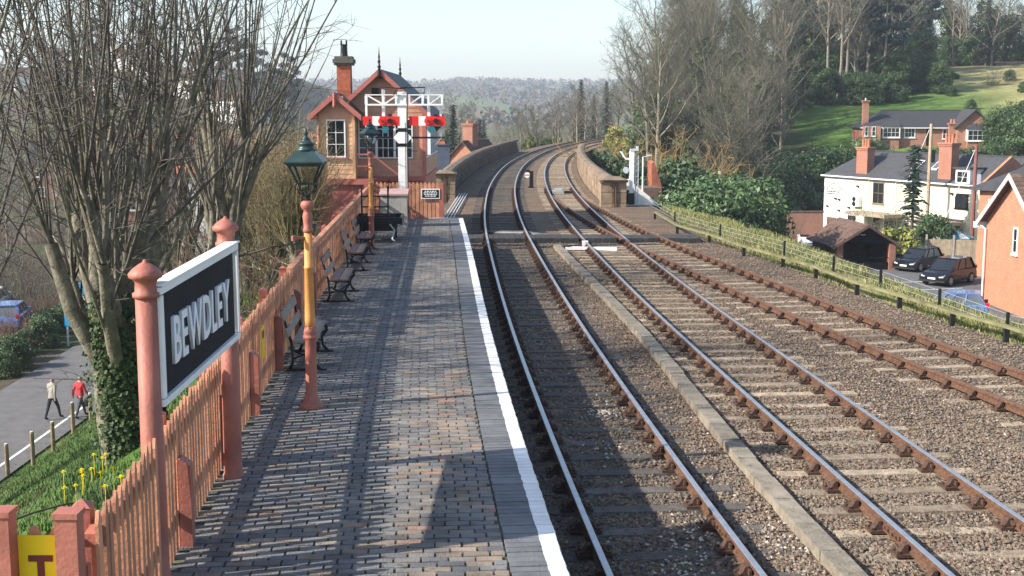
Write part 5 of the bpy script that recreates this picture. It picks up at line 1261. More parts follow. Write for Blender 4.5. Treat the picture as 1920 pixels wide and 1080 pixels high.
# daffodils
def daff(x, y, n, seed, label):
    rr = random.Random(seed); t = thing('daffodil_clump', label, 'flowers', (x, y, gz(x, y)), group='daffodils on the bank'); lf = MB(); fl = MB()
    for _ in range(26):
        a = rr.uniform(0, 6.28); r = rr.uniform(0,.22); l = rr.uniform(.18,.36); p = Vector((r*math.cos(a), r*math.sin(a), -.03)); q = p+Vector((.12*math.cos(a),.12*math.sin(a), l)); w_ = Vector((-math.sin(a), math.cos(a), 0))*.012; lf.add([p-w_, p+w_, q+w_*.4, q-w_*.4], [(0,1,2,3)])
    for _ in range(n):
        a = rr.uniform(0, 6.28); r = rr.uniform(0,.25); c = Vector((r*math.cos(a), r*math.sin(a), rr.uniform(.28,.42))); fl.tube([(c.x, c.y, 0), c], .005, 3); fl.lathe([(.008,-.01),(.018,.02),(.022,.035)], 6, tuple(c))
        for k in range(6):
            b = k*1.047; fl.add([c, c+Vector((.035*math.cos(b-.3),.035*math.sin(b-.3),.01)), c+Vector((.055*math.cos(b),.055*math.sin(b),.02)), c+Vector((.035*math.cos(b+.3),.035*math.sin(b+.3),.01))], [(0,1,2,3)])
    lf.build('leaves', M['daffleaf'], t, kind='stuff'); fl.build('flowers', M['daffodil'], t, kind='stuff')
for i, (x, y) in enumerate(((-6.9,20.2),(-6.2,18.2),(-7.0,19.6),(-6.6,18.0),(-5.4,16.4),(-4.9,15.2))): daff(x, y, (3,3,2,2,3,2)[i], i, 'yellow daffodil clump on the grass bank beside the fence')
# ------------------------------------------------------------------ brickwork material for far walls
def brick_mat(name, c1, c2, mortar, bw=.225, bh=.075):
    m = bpy.data.materials.new(name); m.use_nodes = True; t = m.node_tree; b = t.nodes['Principled BSDF']; b.inputs['Roughness'].default_value = .9; b.inputs['Specular IOR Level'].default_value = .2
    tc = t.nodes.new('ShaderNodeTexCoord'); sp_ = t.nodes.new('ShaderNodeSeparateXYZ'); t.links.new(tc.outputs['Object'], sp_.inputs[0])
    ad = t.nodes.new('ShaderNodeMath'); t.links.new(sp_.outputs[0], ad.inputs[0]); t.links.new(sp_.outputs[1], ad.inputs[1])
    cx = t.nodes.new('ShaderNodeCombineXYZ'); t.links.new(ad.outputs[0], cx.inputs[0]); t.links.new(sp_.outputs[2], cx.inputs[1])
    br = t.nodes.new('ShaderNodeTexBrick'); br.inputs['Scale'].default_value = 1; br.inputs['Brick Width'].default_value = bw; br.inputs['Row Height'].default_value = bh; br.inputs['Mortar Size'].default_value = .009
    br.inputs['Color1'].default_value = (*c1, 1); br.inputs['Color2'].default_value = (*c2, 1); br.inputs['Mortar'].default_value = (*mortar, 1)
    t.links.new(cx.outputs[0], br.inputs['Vector'])
    n = t.nodes.new('ShaderNodeTexNoise'); n.inputs['Scale'].default_value = 1.2; n.inputs['Detail'].default_value = 5; t.links.new(tc.outputs['Object'], n.inputs['Vector'])
    mr = t.nodes.new('ShaderNodeMapRange'); mr.inputs[3].default_value = .75; mr.inputs[4].default_value = 1.25; t.links.new(n.outputs[0], mr.inputs[0])
    hs = t.nodes.new('ShaderNodeHueSaturation'); t.links.new(br.outputs[0], hs.inputs['Color']); t.links.new(mr.outputs[0], hs.inputs['Value']); t.links.new(hs.outputs[0], b.inputs['Base Color'])
    bp = t.nodes.new('ShaderNodeBump'); bp.inputs['Strength'].default_value = .5; bp.inputs['Distance'].default_value = .01; bp.invert = True; t.links.new(br.outputs['Fac'], bp.inputs['Height']); t.links.new(bp.outputs[0], b.inputs['Normal'])
    return m
M['bk_orange'] = brick_mat('bk_orange', (.47,.19,.10), (.37,.135,.07), (.44,.32,.24)); M['bk_red'] = brick_mat('bk_red', (.36,.115,.065), (.27,.085,.05), (.40,.32,.26))
def add_window(parent, x0, x1, z0, z1, y=0.0, nx=2, nz_=2, frame='whitepaint_plain', gl='glass_dark', sill=True, fw=.07, arch=False):
    f = window(parent, x0, x1, y-.03, z0, z1, nx, nz_, fw, gl, .035)
    if sill: s = MB(); s.box(x0-.08, x1+.08, y-.12, y+.0, z0-.09, z0-.003); s.build('sill', M[frame], f)
    f.data.materials[0] = M[frame]; return f
def roof2(parent, x0, x1, y0, y1, ze, za, mt, oh=.3, hipL=0, hipR=0, th=.12, trim=None):
    """ridge along x; hip lengths cut the ridge at either end"""
    ym = (y0+y1)/2; sl_ = (za-ze)/((y1-y0)/2); zo = ze-sl_*oh
    A = [(x0-oh, y0-oh, zo), (x1+oh, y0-oh, zo), (x1+oh, y1+oh, zo), (x0-oh, y1+oh, zo)]; Rl = (x0-oh+ (hipL+oh if hipL else 0), ym, za); Rr = (x1+oh-(hipR+oh if hipR else 0), ym, za)
    mb = MB(); dn = Vector((0,0,-th))
    vs = [Vector(v) for v in A]+[Vector(Rl), Vector(Rr)]; vs += [v+dn for v in vs]
    fs = [(0,1,5,4),(2,3,4,5),(6,10,11,7),(8,11,10,9),(0,6,7,1),(2,8,9,3),(1,7,8,2),(3,9,6,0),(1,2,5),(3,0,4),(7,11,8),(9,10,6)]
    if not hipR: fs.remove((1,2,5)); fs.remove((7,11,8)); fs.remove((1,7,8,2)); fs += [(1,5,11,7),(5,2,8,11)]
    if not hipL: fs.remove((3,0,4)); fs.remove((9,10,6)); fs.remove((3,9,6,0)); fs += [(0,6,10,4),(4,10,9,3)]
    mb.add(vs, fs); o = fixn(mb.build('roof', mt, parent))
    mb = MB(); mb.bar(Vector(Rl)+Vector((0,0,.02)), Vector(Rr)+Vector((0,0,.02)), .22, .12); mb.build('ridge_tiles', mt, o)
    return o
def gable_walls(parent, x0, x1, y0, y1, z0, ze, za, mt, name='wall', gl=True, gr=True):
    mb = MB(); mb.box(x0, x1, y0, y1, z0, ze); ym = (y0+y1)/2
    o = mb.build(name, mt, parent)
    for x, s, g in ((x0, .2, gl), (x1-.2, .2, gr)):
        if g: m_ = MB(); m_.prism([(x,y0+.01,ze+.001),(x,y1-.01,ze+.001),(x,ym,za-.06)], (s,0,0)); fixn(m_.build('gable', mt, parent))
    return o
def stack(parent, x, y, z0, z1, w_, d, mt, pots=2, potm='terracotta', poth=.5):
    mb = MB(); mb.box(x-w_/2, x+w_/2, y-d/2, y+d/2, z0, z1-.3); o = mb.build('chimney', mt, parent)
    mb = MB(); mb.box(x-w_/2-.07, x+w_/2+.07, y-d/2-.07, y+d/2+.07, z1-.298, z1-.15); mb.box(x-w_/2-.13, x+w_/2+.13, y-d/2-.13, y+d/2+.13, z1-.148, z1); mb.build('chimney_cap', mt, o)
    for i in range(pots):
        mb = MB(); mb.lathe([(.15,0),(.13,.06),(.12,poth-.08),(.15,poth-.05),(.13,poth)], 10, (x+(i-(pots-1)/2)*.38, y, z1)); mb.build('chimney_pot', M[potm], o)
    return o

# ------------------------------------------------------------------ cream pub across the road
pubA = Vector((31.9, 128, ROADZ)); ang = math.atan2(-.9, .435)
pub = thing('pub_building', 'cream rendered two storey pub with slate roof and brick chimneys', 'pub', pubA, ang)
def pub_u(px): q = (px-960)/F*1.0; return (q*128*.995-31.9)/(.435+q*.9)
def pub_z(px, py):
    u = pub_u(px); Y = 128-.9*u; return PY(px, py, Y).z-ROADZ
PL = 22.6; pe = pub_z(1600, 329); pa = pe+2.35
gable_walls(pub, 0, PL, 0, 6.5, -.6, pe, pa, M['cream'], gl=False, gr=True)
mb = MB(); mb.box(-.02, pub_u(1601), -.03, .0, -.6, pe-.02); mb.build('white_bay', M['render_white'], pub)
roof2(pub, 0, PL, 0, 6.5, pe, pa, M['slate'], .28, hipL=2.6, hipR=0)
mb = MB(); mb.box(-.28, PL+.28, -.36, -.27, pe-.22, pe-.10); mb.build('gutter', M['whitepaint_plain'], pub)
for px, tpx in ((1612,276),(1768,268)):
    u = pub_u(px); stack(pub, u, .75, pe-.4, pub_z(px, tpx), 1.55, .9, M['bk_red'], 3, 'terracotta', .75)
def pw(px0, px1, py0, py1, nx=2, nz_=3, frame='whitepaint_plain', gl='glass_dark', **k):
    u0, u1 = pub_u(px0), pub_u(px1); zb_, zt_ = pub_z((px0+px1)/2, py1), pub_z((px0+px1)/2, py0); return add_window(pub, u0, u1, zb_, zt_, -.0 if px0 > 1601 else -.03, nx, nz_, frame, gl, **k)
pw(1640,1661,342,382,2,2,'wood_post'); pw(1796,1821,363,391,2,2,'signblack'); pw(1595,1609,404,426,1,2,'signblack',sill=False)
pw(1641,1655,408,436,2,3,'wood_post'); pw(1663,1690,415,440,2,2,'wood_post'); pw(1775,1813,410,430,3,2,'wood_post')
mb = MB(); mb.box(pub_u(1555),pub_u(1572),-.06,-.032,-.1,pub_z(1563,407)); dr = mb.build('door', M['tile_brown'], pub); mb = MB(); mb.box(pub_u(1569),pub_u(1570.5),-.10,-.061,1.0,1.12); mb.build('handle', M['steel_grey'], dr)
mb = MB(); u0, u1 = pub_u(1795), pub_u(1822); mb.box(u0,u1,-.05,1.6,pub_z(1808,347),pub_z(1808,317)); dm_ = mb.build('dormer', M['render_white'], pub); window(dm_, u0+.15, u1-.15, -.09, pub_z(1808,344), pub_z(1808,320), 2, 2, .1)
mb = MB(); mb.box(u0-.2,u1+.2,-.25,1.8,pub_z(1808,317)+.003,pub_z(1808,317)+.15); mb.build('dormer_roof', M['slate'], dm_)
for px in (1697, 1733):
    u = pub_u(px); mb = MB(); s_ = 2.35/3.25; mb.prism([(u-.4,1.2,pe+1.2*s_+.06),(u+.4,1.2,pe+1.2*s_+.06),(u+.4,2.2,pe+2.2*s_+.06),(u-.4,2.2,pe+2.2*s_+.06)], (0,0,.08)); sk = fixn(mb.build('skylight', M['whitepaint_plain'], pub))
    mb = MB(); mb.prism([(u-.32,1.3,pe+1.3*s_+.145),(u+.32,1.3,pe+1.3*s_+.145),(u+.32,2.1,pe+2.1*s_+.145),(u-.32,2.1,pe+2.1*s_+.145)], (0,0,.01)); fixn(mb.build('pane', M['glass_grey'], sk))
for py in (371,380):
    u = pub_u(1607); z = pub_z(1607, py); mb = MB(); mb.box(u-.05,u+1.0,-.45,-.03,z-.33,z+.17); ac = mb.build('air_conditioner', M['whitepaint_plain'], pub)
    mb = MB(); mb.prism([(u+.32+.27*math.cos(k*math.pi/8),-.452,z-.08+.23*math.sin(k*math.pi/8)) for k in range(16)], (0,-.015,0)); fixn(mb.build('fan', M['black'], ac))
for px, d_ in ((1633,.0),(1684,.0)):
    u = pub_u(px); mb = MB(); mb.tube([(u,-.08,-.3),(u,-.08,pe-.2)], .06, 8); mb.build('downpipe', M['whitepaint_plain'], pub)
mb = MB(); mb.box(pub_u(1624),pub_u(1700),-2.4,-.01,2.45,2.75); mb.box(pub_u(1740),pub_u(1818),-2.0,-.01,2.35,2.6); mb.build('canopy_roof', M['wood_fence'], pub)
for px, py in ((1571,372),(1578,374),(1556,386),(1578,394),(1597,389),(1612,349),(1790,363)):
    u = pub_u(px); z = pub_z(px, py); mb = MB(); mb.box(u-.14,u+.14,-.2,-.03,z-.08,z+.08); mb.build('wall_light', M['black'], pub)
u = pub_u(1564); 
for txt, py, h, wd in (('THE',344,.34,.75),('GREAT WESTERN',353,.40,3.4),('RESTAURANT',359,.14,1.9),('REAL ALES',363,.12,1.5)):
    if h > .2: letters(txt, h, M['signblack'], pub, (u-wd/2, -.035, pub_z(1564, py)-h/2), (1,0,0), (0,0,1), .01, .006, wd)
    else:
        x = u-wd/2; r2 = random.Random(py)
        while x < u+wd/2: L = r2.uniform(.1,.25); mb = MB(); mb.box(x, x+L, -.045, -.031, pub_z(1564,py)-h/2, pub_z(1564,py)+h/2); mb.build('lettering', M['signblack'], pub); x += L+.07
# low wing and roofs to the right of the pub
wg = thing('pub_wing', 'lower brick wing with brown roof joined to the right of pub', 'building', (41.0, 104, ROADZ), ang)
gable_walls(wg, 0, 8, 0, 6, -.5, 4.6, 6.9, M['bk_red']); roof2(wg, 0, 8, 0, 6, 4.6, 6.9, M['tile_brown'], .25); stack(wg, 2.0, 3, 6, 8.2, .9, .7, M['bk_red'], 1)

# ------------------------------------------------------------------ bungalow on the hill
hy = 166; hz_ = PY(1720, 273, hy).z-.1
bg_ = thing('bungalow', 'brick bungalow with grey hipped roof and white bay windows on hillside', 'house', (pxX(1612, hy), hy, hz_), -.10)
def hu(px): return (px-1612)/F*hy*1.0
def hzz(py): return PY(1700, py, hy).z-hz_
he = hzz(236); ha = hzz(207)
gable_walls(bg_, 0, hu(1832), 0, 8, -1.5, he, ha, M['bk_red'], gl=False)
rf0 = roof2(bg_, 0, hu(1832), 0, 8, he, ha, M['slate'], .4, hipL=3.0)
mb = MB(); mb.box(hu(1775), hu(1832), -2.6, 0, -1.5, he-.02); mb.build('wing', M['bk_red'], bg_)
gx0, gx1 = hu(1775), hu(1834); gxm = (gx0+gx1)/2
mb = MB(); mb.prism([(gx0,-2.6,he-.02),(gx1,-2.6,he-.02),(gxm,-2.6,ha-.1)], (0,.25,0)); fixn(mb.build('wing_gable', M['bk_red'], bg_))
for s in (-1, 1):
    xe = gxm+s*((gx1-gx0)/2+.35); mb = MB(); ze_ = he-.25; mb.prism([(xe,-3.0,ze_),(gxm,-3.0,ha+.02),(gxm,-3.0,ha+.16),(xe,-3.0,ze_+.14)], (0,7.0,0)); fixn(mb.build('wing_roof', M['slate'], bg_))
mb = MB(); mb.box(hu(1612)-.02, hu(1642), -1.2, 0, -1.5, he-.04); mb.build('left_bay', M['bk_orange'], bg_)
def bay(px0, px1, py0, py1, y):
    x0, x1 = hu(px0), hu(px1); z0, z1 = hzz(py1), hzz(py0); mb = MB(); mb.box(x0+.1, x1-.1, y-.55, y, -1.5, z0-.002); b_ = mb.build('bay', M['bk_red'], bg_)
    mb = MB(); mb.box(x0, x1, y-.6, y, z0, z1); mb.f.pop(); o = mb.build('bay_box', M['whitepaint_plain'], b_)
    add_window(bg_, x0+.02, x1-.02, z0+.02, z1-.02, y-.615, 4, 2, fw=.12)
    mb = MB(); mb.prism([(x0-.15,y-.75,z1),(x1+.15,y-.75,z1),(x1-.3,y,z1+.75),(x0+.3,y,z1+.75)], (0,.1,.02)); fixn(mb.build('bay_roof', M['slate'], b_))
bay(1647,1679,238,258,0); bay(1790,1827,242,263,-2.6)
add_window(bg_, hu(1688), hu(1708), hzz(258), hzz(239), 0, 3, 2, fw=.11); add_window(bg_, hu(1757), hu(1764), hzz(260), hzz(242), 0, 1, 2); add_window(bg_, hu(1609)+.3, hu(1609)+.75, hzz(255), hzz(237), -1.2, 1, 2); add_window(bg_, hu(1626), hu(1633), hzz(255), hzz(237), -1.2, 1, 2)
mb = MB(); mb.box(hu(1728),hu(1738),-.05,-.002,hzz(273),hzz(241)); mb.build('door', M['signblack'], bg_)
mb = MB(); mb.box(-.35,hu(1775)-.1,-.44,-.36,he-.32,he-.2); mb.build('gutter', M['whitepaint_plain'], bg_)
stack(bg_, hu(1619), 1.2, 0, hzz(188), .75, .75, M['bk_red'], 1, 'steel_grey', .3)
stack(bg_, hu(1770), -1.3, he-1, hzz(236)+.4, .9, .8, M['bk_red'], 2)

# ------------------------------------------------------------------ orange brick house at the right
rh = thing('brick_house', 'orange brick gabled house with white bargeboards beside the car park', 'house', (27.6, 0, 0))
gz0, gze, gza = -7.2, -1.75, .95; yn, yf = 64.6, 72.6; ymid = (yn+yf)/2
mb = MB(); mb.box(0, 13, yn, yf, gz0, gze); mb.build('wall', M['bk_orange'], rh)
mb = MB(); mb.prism([(0,yn,gze+.001),(0,yf,gze+.001),(0,ymid,gza-.08)], (.25,0,0)); fixn(mb.build('gable', M['bk_orange'], rh))
slp = (gza-gze)/((yf-yn)/2); oh = .45
for s, ye in ((-1, yn), (1, yf)):
    ze_ = gze-slp*oh; yy = ye+s*oh
    mb = MB(); mb.prism([(-.45,yy,ze_),(-.45,ymid,gza),(-.45,ymid,gza+.08),(-.45,yy,ze_+.08)], (14,0,0)); ro = fixn(mb.build('roof', M['tile_brown'], rh))
    mb = MB(); mb.prism([(-.50,yy+s*.05,ze_-.22),(-.50,ymid,gza-.20),(-.50,ymid,gza+.12),(-.50,yy+s*.05,ze_+.10)], (.05,0,0)); fixn(mb.build('bargeboard', mat('barge', (.66,.56,.54), .6, .08, 3), ro))
    if s < 0:
        n = 15
        for k in range(n):                                # rows of plain tiles
            t0, t1 = k/n, (k+1)/n; y0_, y1_ = mix(yy, ymid, t0), mix(yy, ymid, t1); z0_, z1_ = mix(ze_, gza, t0)+.085, mix(ze_, gza, t1)+.085
            x = -.44
            while x < 6.5:
                mb = MB(); mb.add([(x,y0_-.02,z0_+.03),(x+.29,y0_-.02,z0_+.03),(x+.29,y1_,z1_+.004),(x,y1_,z1_+.004),(x,y0_-.02,z0_),(x+.29,y0_-.02,z0_)], [(0,1,2,3),(4,5,1,0)]); mb.build('tile', M['tile_brown'], ro); x += .30
mb = MB(); mb.tube([(-.12,yf-.1,gz0),(-.12,yf-.1,gze-.6),(-.3,yf+.3,gze-.35)], .055, 8); mb.build('downpipe', M['whitepaint_plain'], rh)
mb = MB(); mb.box(-.6,.1,yf+.3,yf+.55,gze-.55,gze-.2); mb.build('box_end', M['whitepaint_plain'], rh)
wz_ = PY(1884, 475, 68.5).z; wo = window(rh, -.32, .32, 0, wz_, wz_+1.45, 1, 2, .10); wo.location = (-.04, 68.3, 0); wo.rotation_euler = (0,0,-math.pi/2)
mb = MB(); mb.box(-.12,-.002,67.9,68.7,wz_-.12,wz_-.01); mb.build('sill', M['whitepaint_plain'], rh)
# neighbour behind it
nh = thing('white_house', 'pale house with slate roof and square windows behind the brick house', 'house', (pxX(1836,84), 84, -7), -.9)
gable_walls(nh, 0, 7, 0, 7, -.5, 6.6, 8.4, M['bk_orange']); roof2(nh, 0, 7, 0, 7, 6.6, 8.6, M['slate'], .5, 3.3, 3.3); add_window(nh, .7, 1.7, 4.3, 5.6, 0, 2, 1, fw=.1); add_window(nh, 3, 4.2, 4.3, 5.6, 0, 2, 1, fw=.1)

# ------------------------------------------------------------------ open garage
gY = 87.0; ga = P(1573, 513, -7.0); gr_ = thing('brick_garage', 'low brick open garage with brown tiled roof and dark timber gable', 'garage', (pxX(1573, gY), gY, -7.05), .07)
gw, gd, gh, gp = 4.2, 5.6, 2.25, 3.55
for x in (0, gw-.45):
    mb = MB(); mb.box(x, x+.45, 0, .45, 0, gh); mb.build('brick_pier', M['bk_red'], gr_)
mb = MB(); mb.box(0, .2, .45, gd, 0, gh); mb.build('side_wall', M['tile_brown'], gr_); mb = MB(); mb.box(gw-.2, gw, .45, gd, 0, gh); mb.build('side_wall', M['tile_brown'], gr_); mb = MB(); mb.box(.2, gw-.2, gd-.2, gd, 0, gh); mb.build('back_wall', M['tile_brown'], gr_)
for k in range(6):
    z = gh+.05+k*.2; hw = gw/2*(1-(z-gh)/(gp-gh))-.05
    if hw > .1: mb = MB(); mb.box(gw/2-hw, gw/2+hw, .02, .06, z, z+.19); mb.build('gable_board', M['signblack'], gr_)
for s in (-1, 1):
    xe = gw/2+s*(gw/2+.4); ze_ = gp-(gp-gh)*(gw/2+.4)/(gw/2); mb = MB(); mb.prism([(xe,-.35,ze_),(gw/2,-.35,gp),(gw/2,-.35,gp+.09),(xe,-.35,ze_+.09)], (0,gd+.6,0)); ro = fixn(mb.build('roof', M['tile_brown'], gr_))
    mb = MB(); mb.prism([(xe,-.38,ze_-.1),(gw/2,-.38,gp-.1),(gw/2,-.38,gp+.1),(xe,-.38,ze_+.1)], (0,.03,0)); fixn(mb.build('bargeboard', M['tile_brown'], ro))
    if s < 0:
        for k in range(9):
            t0, t1 = k/9, (k+1)/9; x0_, x1_ = mix(xe, gw/2, t0), mix(xe, gw/2, t1); z0_, z1_ = mix(ze_, gp, t0)+.095, mix(ze_, gp, t1)+.095; y = -.33
            while y < gd+.2: mb = MB(); mb.add([(x0_-.02,y,z0_+.025),(x0_-.02,y+.40,z0_+.025),(x1_,y+.40,z1_+.003),(x1_,y,z1_+.003),(x0_-.02,y,z0_),(x0_-.02,y+.40,z0_)], [(0,3,2,1),(4,0,1,5)]); mb.build('tile', M['tile_brown'], ro); y += .42
mb = MB(); mb.box(.46,gw-.46,.1,.16,1.25,1.33); mb.box(.46,gw-.46,.1,.14,0,.95); mb.build('gate', M['signblack'], gr_)

# timber fence panels, poles, lamp, gazebo
tf = thing('timber_fence', 'grey timber panel fence with concrete posts behind the cars', 'fence', (pxX(1741,92), 92, -6.9), -.25)
for i in range(4):
    mb = MB(); mb.box(i*1.9-.07, i*1.9+.07, -.07, .07, 0, 2.3); mb.build('post', M['concrete'], tf)
    for k in range(11):
        if i < 3: mb = MB(); mb.box(i*1.9+.09+k*.157, i*1.9+.09+k*.157+.148, -.02, .02, .05, 1.95+.02*(k % 3)); mb.build('plank', M['wood_fence'], tf)
for px, py0, Y, hb, mt_, lb in ((1740,232,112,-8,'polewood','pale timber telegraph pole in front of the pub roof'),(1826,272,100,-7.5,'polered','dark red telegraph pole at the right end of the pub')):
    tpz = PY(px, py0, Y).z; tg = thing('telegraph_pole', lb, 'pole', (pxX(px, Y), Y, hb)); mb = MB(); mb.tube([(0,0,-.5),(0,0,tpz-hb)], [.19,.14], 8); mb.build('pole', M[mt_], tg)
    mb = MB(); mb.box(.12,.42,-.15,.15,tpz-hb-3.4,tpz-hb-2.3); mb.box(-.3,.3,-.04,.04,tpz-hb-.5,tpz-hb-.4); mb.build('fitting', M['galv' if px > 1800 else 'black'], tg)
    mb = MB(); mb.tube([(0,0,tpz-hb-.1),(-3.2,-.5,tpz-hb-8)], .025, 4); mb.build('stay_wire', M['galv'], tg)
lp_ = thing('street_lamp', 'slim white lamp column in front of the dark hedge', 'street lamp', (pxX(1429,95), 95, -7.6)); z = PY(1429,368,95).z+7.6
mb = MB(); mb.tube([(0,0,-.3),(0,0,z)], [.10,.06], 8); mb.build('column', M['galv'], lp_); mb = MB(); mb.box(-.1,.35,-.1,.1,z,z+.1); mb.build('lamp_head', M['galv'], lp_)
gz_ = thing('garden_gazebo', 'teal and white striped pointed canopy over the pub garden', 'gazebo', (pxX(1792,97), 97, -7.4)); zt_ = PY(1792,428,97).z+7.4; ze_ = PY(1792,444,97).z+7.4
for k in range(12):
    a0, a1 = k*math.pi/6, (k+1)*math.pi/6; r = 1.5; mb = MB(); mb.add([(0,0,zt_),(r*math.cos(a0),r*math.sin(a0),ze_),(r*math.cos(a1),r*math.sin(a1),ze_),(r*math.cos(a0),r*math.sin(a0),ze_-.12),(r*math.cos(a1),r*math.sin(a1),ze_-.12)], [(0,1,2),(1,3,4,2)]); mb.build('canopy_panel', M['galv'] if k % 3 == 0 else M['teal'], gz_)
for k in range(4):
    a0 = k*math.pi/2+.4; mb = MB(); mb.bar((1.4*math.cos(a0),1.4*math.sin(a0),0),(1.4*math.cos(a0),1.4*math.sin(a0),ze_),.07); mb.build('leg', M['wood_post'], gz_)
wb = thing('brick_boundary_wall', 'old red brick boundary wall left of the pub', 'wall', (pxX(1478,112), 112, -8)); mb = MB(); mb.box(0, 3.2, 0, .35, 0, PY(1500,398,112).z+8); mb.build('wall', M['bk_red'], wb); mb = MB(); mb.box(-.05, 3.25, -.05, .4, PY(1500,398,112).z+8.002, PY(1500,398,112).z+8.1); mb.build('coping', M['tile_brown'], wb)

# ------------------------------------------------------------------ cars
def car(loc, rz, paint, label, L=4.1, W=1.75, H=1.55, suv=False, name='parked_car', cat='car', estate=False):
    t = thing(name, label, cat, loc, rz)
    zb = .22 if not suv else .30; belt = H*.60; hood = H*.57
    prof = [(-L/2,zb+.12),(-L/2+.03,belt*.75),(-L/2+.12,belt-.02),(-L/2+.5,belt),(L*.12,belt),(L/2-1.05,hood),(L/2-.35,hood*.88),(L/2-.08,hood*.66),(L/2,zb+.25),(L/2-.05,zb),(-L/2+.1,zb)]
    mb = MB(); n = len(prof); secs = [(-W/2,.93),(-W/2+.03,.0),(W/2-.03,.0),(W/2,.93)]
    def ring(y, inset): return [(x*(1-inset), y, z if inset == 0 else z-(.05 if z > belt*.7 else -.02)) for x, z in prof]
    rings = [ring(-W/2,.02), ring(-W/2+.09,0), ring(W/2-.09,0), ring(W/2,.02)]
    for r in rings: mb.v += r
    for k in range(3):
        for i in range(n): a = k*n+i; b = k*n+(i+1) % n; mb.f.append((a, b, b+n, a+n)); mb.m.append(0)
    mb.f += [tuple(range(n)), tuple(3*n+i for i in reversed(range(n)))]; mb.m += [0,0]
    body = fixn(mb.build('body', M[paint], t, False))
    # glasshouse: base ring at the belt line, roof ring above
    xb0, xb1 = -L/2+.16, L*.245; xr0, xr1 = -L/2+.55, L*.045; w0, w1 = W/2-.06, W/2-.21
    gb_ = [(xb0,-w0*.94,belt-.03),(xb1,-w0*.96,belt-.03),(xb1+.12,0,belt-.05),(xb1,w0*.96,belt-.03),(xb0,w0*.94,belt-.03)]; gt = [(xr0,-w1,H-.06),(xr1,-w1,H-.07),(xr1+.10,0,H-.06),(xr1,w1,H-.07),(xr0,w1,H-.06)]
    mb = MB(); mb.add(gb_+gt, [(0,1,6,5),(1,2,7,6),(2,3,8,7),(3,4,9,8),(4,0,5,9),(5,6,7,8,9)]); fixn(mb.build('windows', M['glass_dark'] if paint != 'carblue' else M['glass_grey'], t))
    mb = MB(); o_ = .05; mb.prism([(xr0-.08,-w1-o_*.4,H-.075),(xr1+.02,-w1-o_*.4,H-.085),(xr1+.14,0,H-.075),(xr1+.02,w1+o_*.4,H-.085),(xr0-.08,w1+o_*.4,H-.075)], (0,0,.07)); fixn(mb.build('roof', M[paint], t))
    for s in (-1, 1):
        mb = MB()
        for fr in (0, .40, .74, 1.0):
            a = Vector((mix(xb0, xb1, fr), s*w0*.955, belt-.04)); b = Vector((mix(xr0, xr1, fr), s*(w1+.012), H-.07)); mb.bar(a, b, .07 if fr not in (0,) else .16, .03)
        mb.build('pillars', M[paint], t)
        mb = MB(); mb.box(L*.2,L*.2+.14,s*(W/2-.02)-.09,s*(W/2-.02)+.09+.0,belt+.0,belt+.14); mb.build('mirror', M[paint], t)
        mb = MB(); mb.prism([(L/2-.40,s*(W/2-.06),hood*.84),(L/2-.07,s*(W/2-.16),hood*.70),(L/2-.05,s*(W/2-.42),hood*.64),(L/2-.06,s*(W/2-.40),hood*.50),(L/2-.10,s*(W/2-.10),hood*.56)], (.03,s*.012,.02)); fixn(mb.build('headlight', M['lightglass'], t))
        mb = MB(); mb.box(-L/2+.03,-L/2+.20,s*(W/2-.10)-.09,s*(W/2-.10)+.095,belt-.10,belt+.12); mb.build('tail_light', M['taillight'], t)
        mb = MB(); mb.box(-L*.02,L*.03,s*(W/2+.003)-.012,s*(W/2+.003)+.012,belt-.16,belt-.13); mb.build('door_handle', M[paint], t)
        for x in (-L/2+.72, L/2-.80):
            R_ = .32 if not suv else .35
            mb = MB(); c = [(x+R_*math.cos(k*math.pi/10), s*(W/2-.17), R_+R_*math.sin(k*math.pi/10)) for k in range(20)]; mb.prism(c, (0,s*.19,0)); wh = fixn(mb.build('wheel', M['tyre'], t))
            mb = MB(); c = [(x+.22*math.cos(k*math.pi/8), s*(W/2+.021), R_+.22*math.sin(k*math.pi/8)) for k in range(16)]; mb.prism(c, (0,s*.012,0)); fixn(mb.build('rim', M['rim'], wh))
            mb = MB()
            for k in range(5): a = k*1.257; b = a+.5; mb.add([(x+.07*math.cos(b), s*(W/2+.034), R_+.07*math.sin(b)), (x+.19*math.cos(a+.25), s*(W/2+.034), R_+.19*math.sin(a+.25)), (x+.19*math.cos(a+.75), s*(W/2+.034), R_+.19*math.sin(a+.75))], [(0,1,2)])
            mb.build('rim_hole', M['tyre'], wh)
    mb = MB(); mb.box(L/2-.03,L/2+.012,-.26,.26,zb+.16,zb+.27); mb.build('number_plate', M['whitepaint_plain'], t)
    mb = MB(); mb.box(L/2-.06,L/2+.004,-.5,.5,zb+.30,hood*.60); mb.build('grille', M['black'], t)
    mb = MB(); mb.box(-L/2+.02,L/2-.02,-W/2-.006,W/2+.006,zb-.02,zb+.10); mb.build('sill_trim', M['tyre'], t)
    return t
c1 = P(1765,536,-6.61); car((pxX(1788,80), 80.3, -6.61), R(180+42), 'carblack', 'shiny black sport utility car parked in a bay beside brick house', 4.15, 1.78, 1.68, True)
car((pxX(1732,87), 87.5, -6.61), R(180+42), 'carblack', 'black hatchback car parked in front of the timber fence', 4.0, 1.72, 1.52)
car((pxX(1800,64), 64.5, -6.3), R(180-18), 'carblue', 'pale blue hatchback car partly hidden below the embankment grass', 3.7, 1.65, 1.5)
car((pxX(1510,113), 113, -7.9), R(-82), 'carwhite', 'white van parked beside the pub wall', 4.6, 1.85, 1.95, True, 'parked_van', 'van')
car((pxX(8,72), 72, ROADZ), R(100), 'carblue', 'pale blue car parked beyond the road below the thicket', 4.2, 1.75, 1.5)
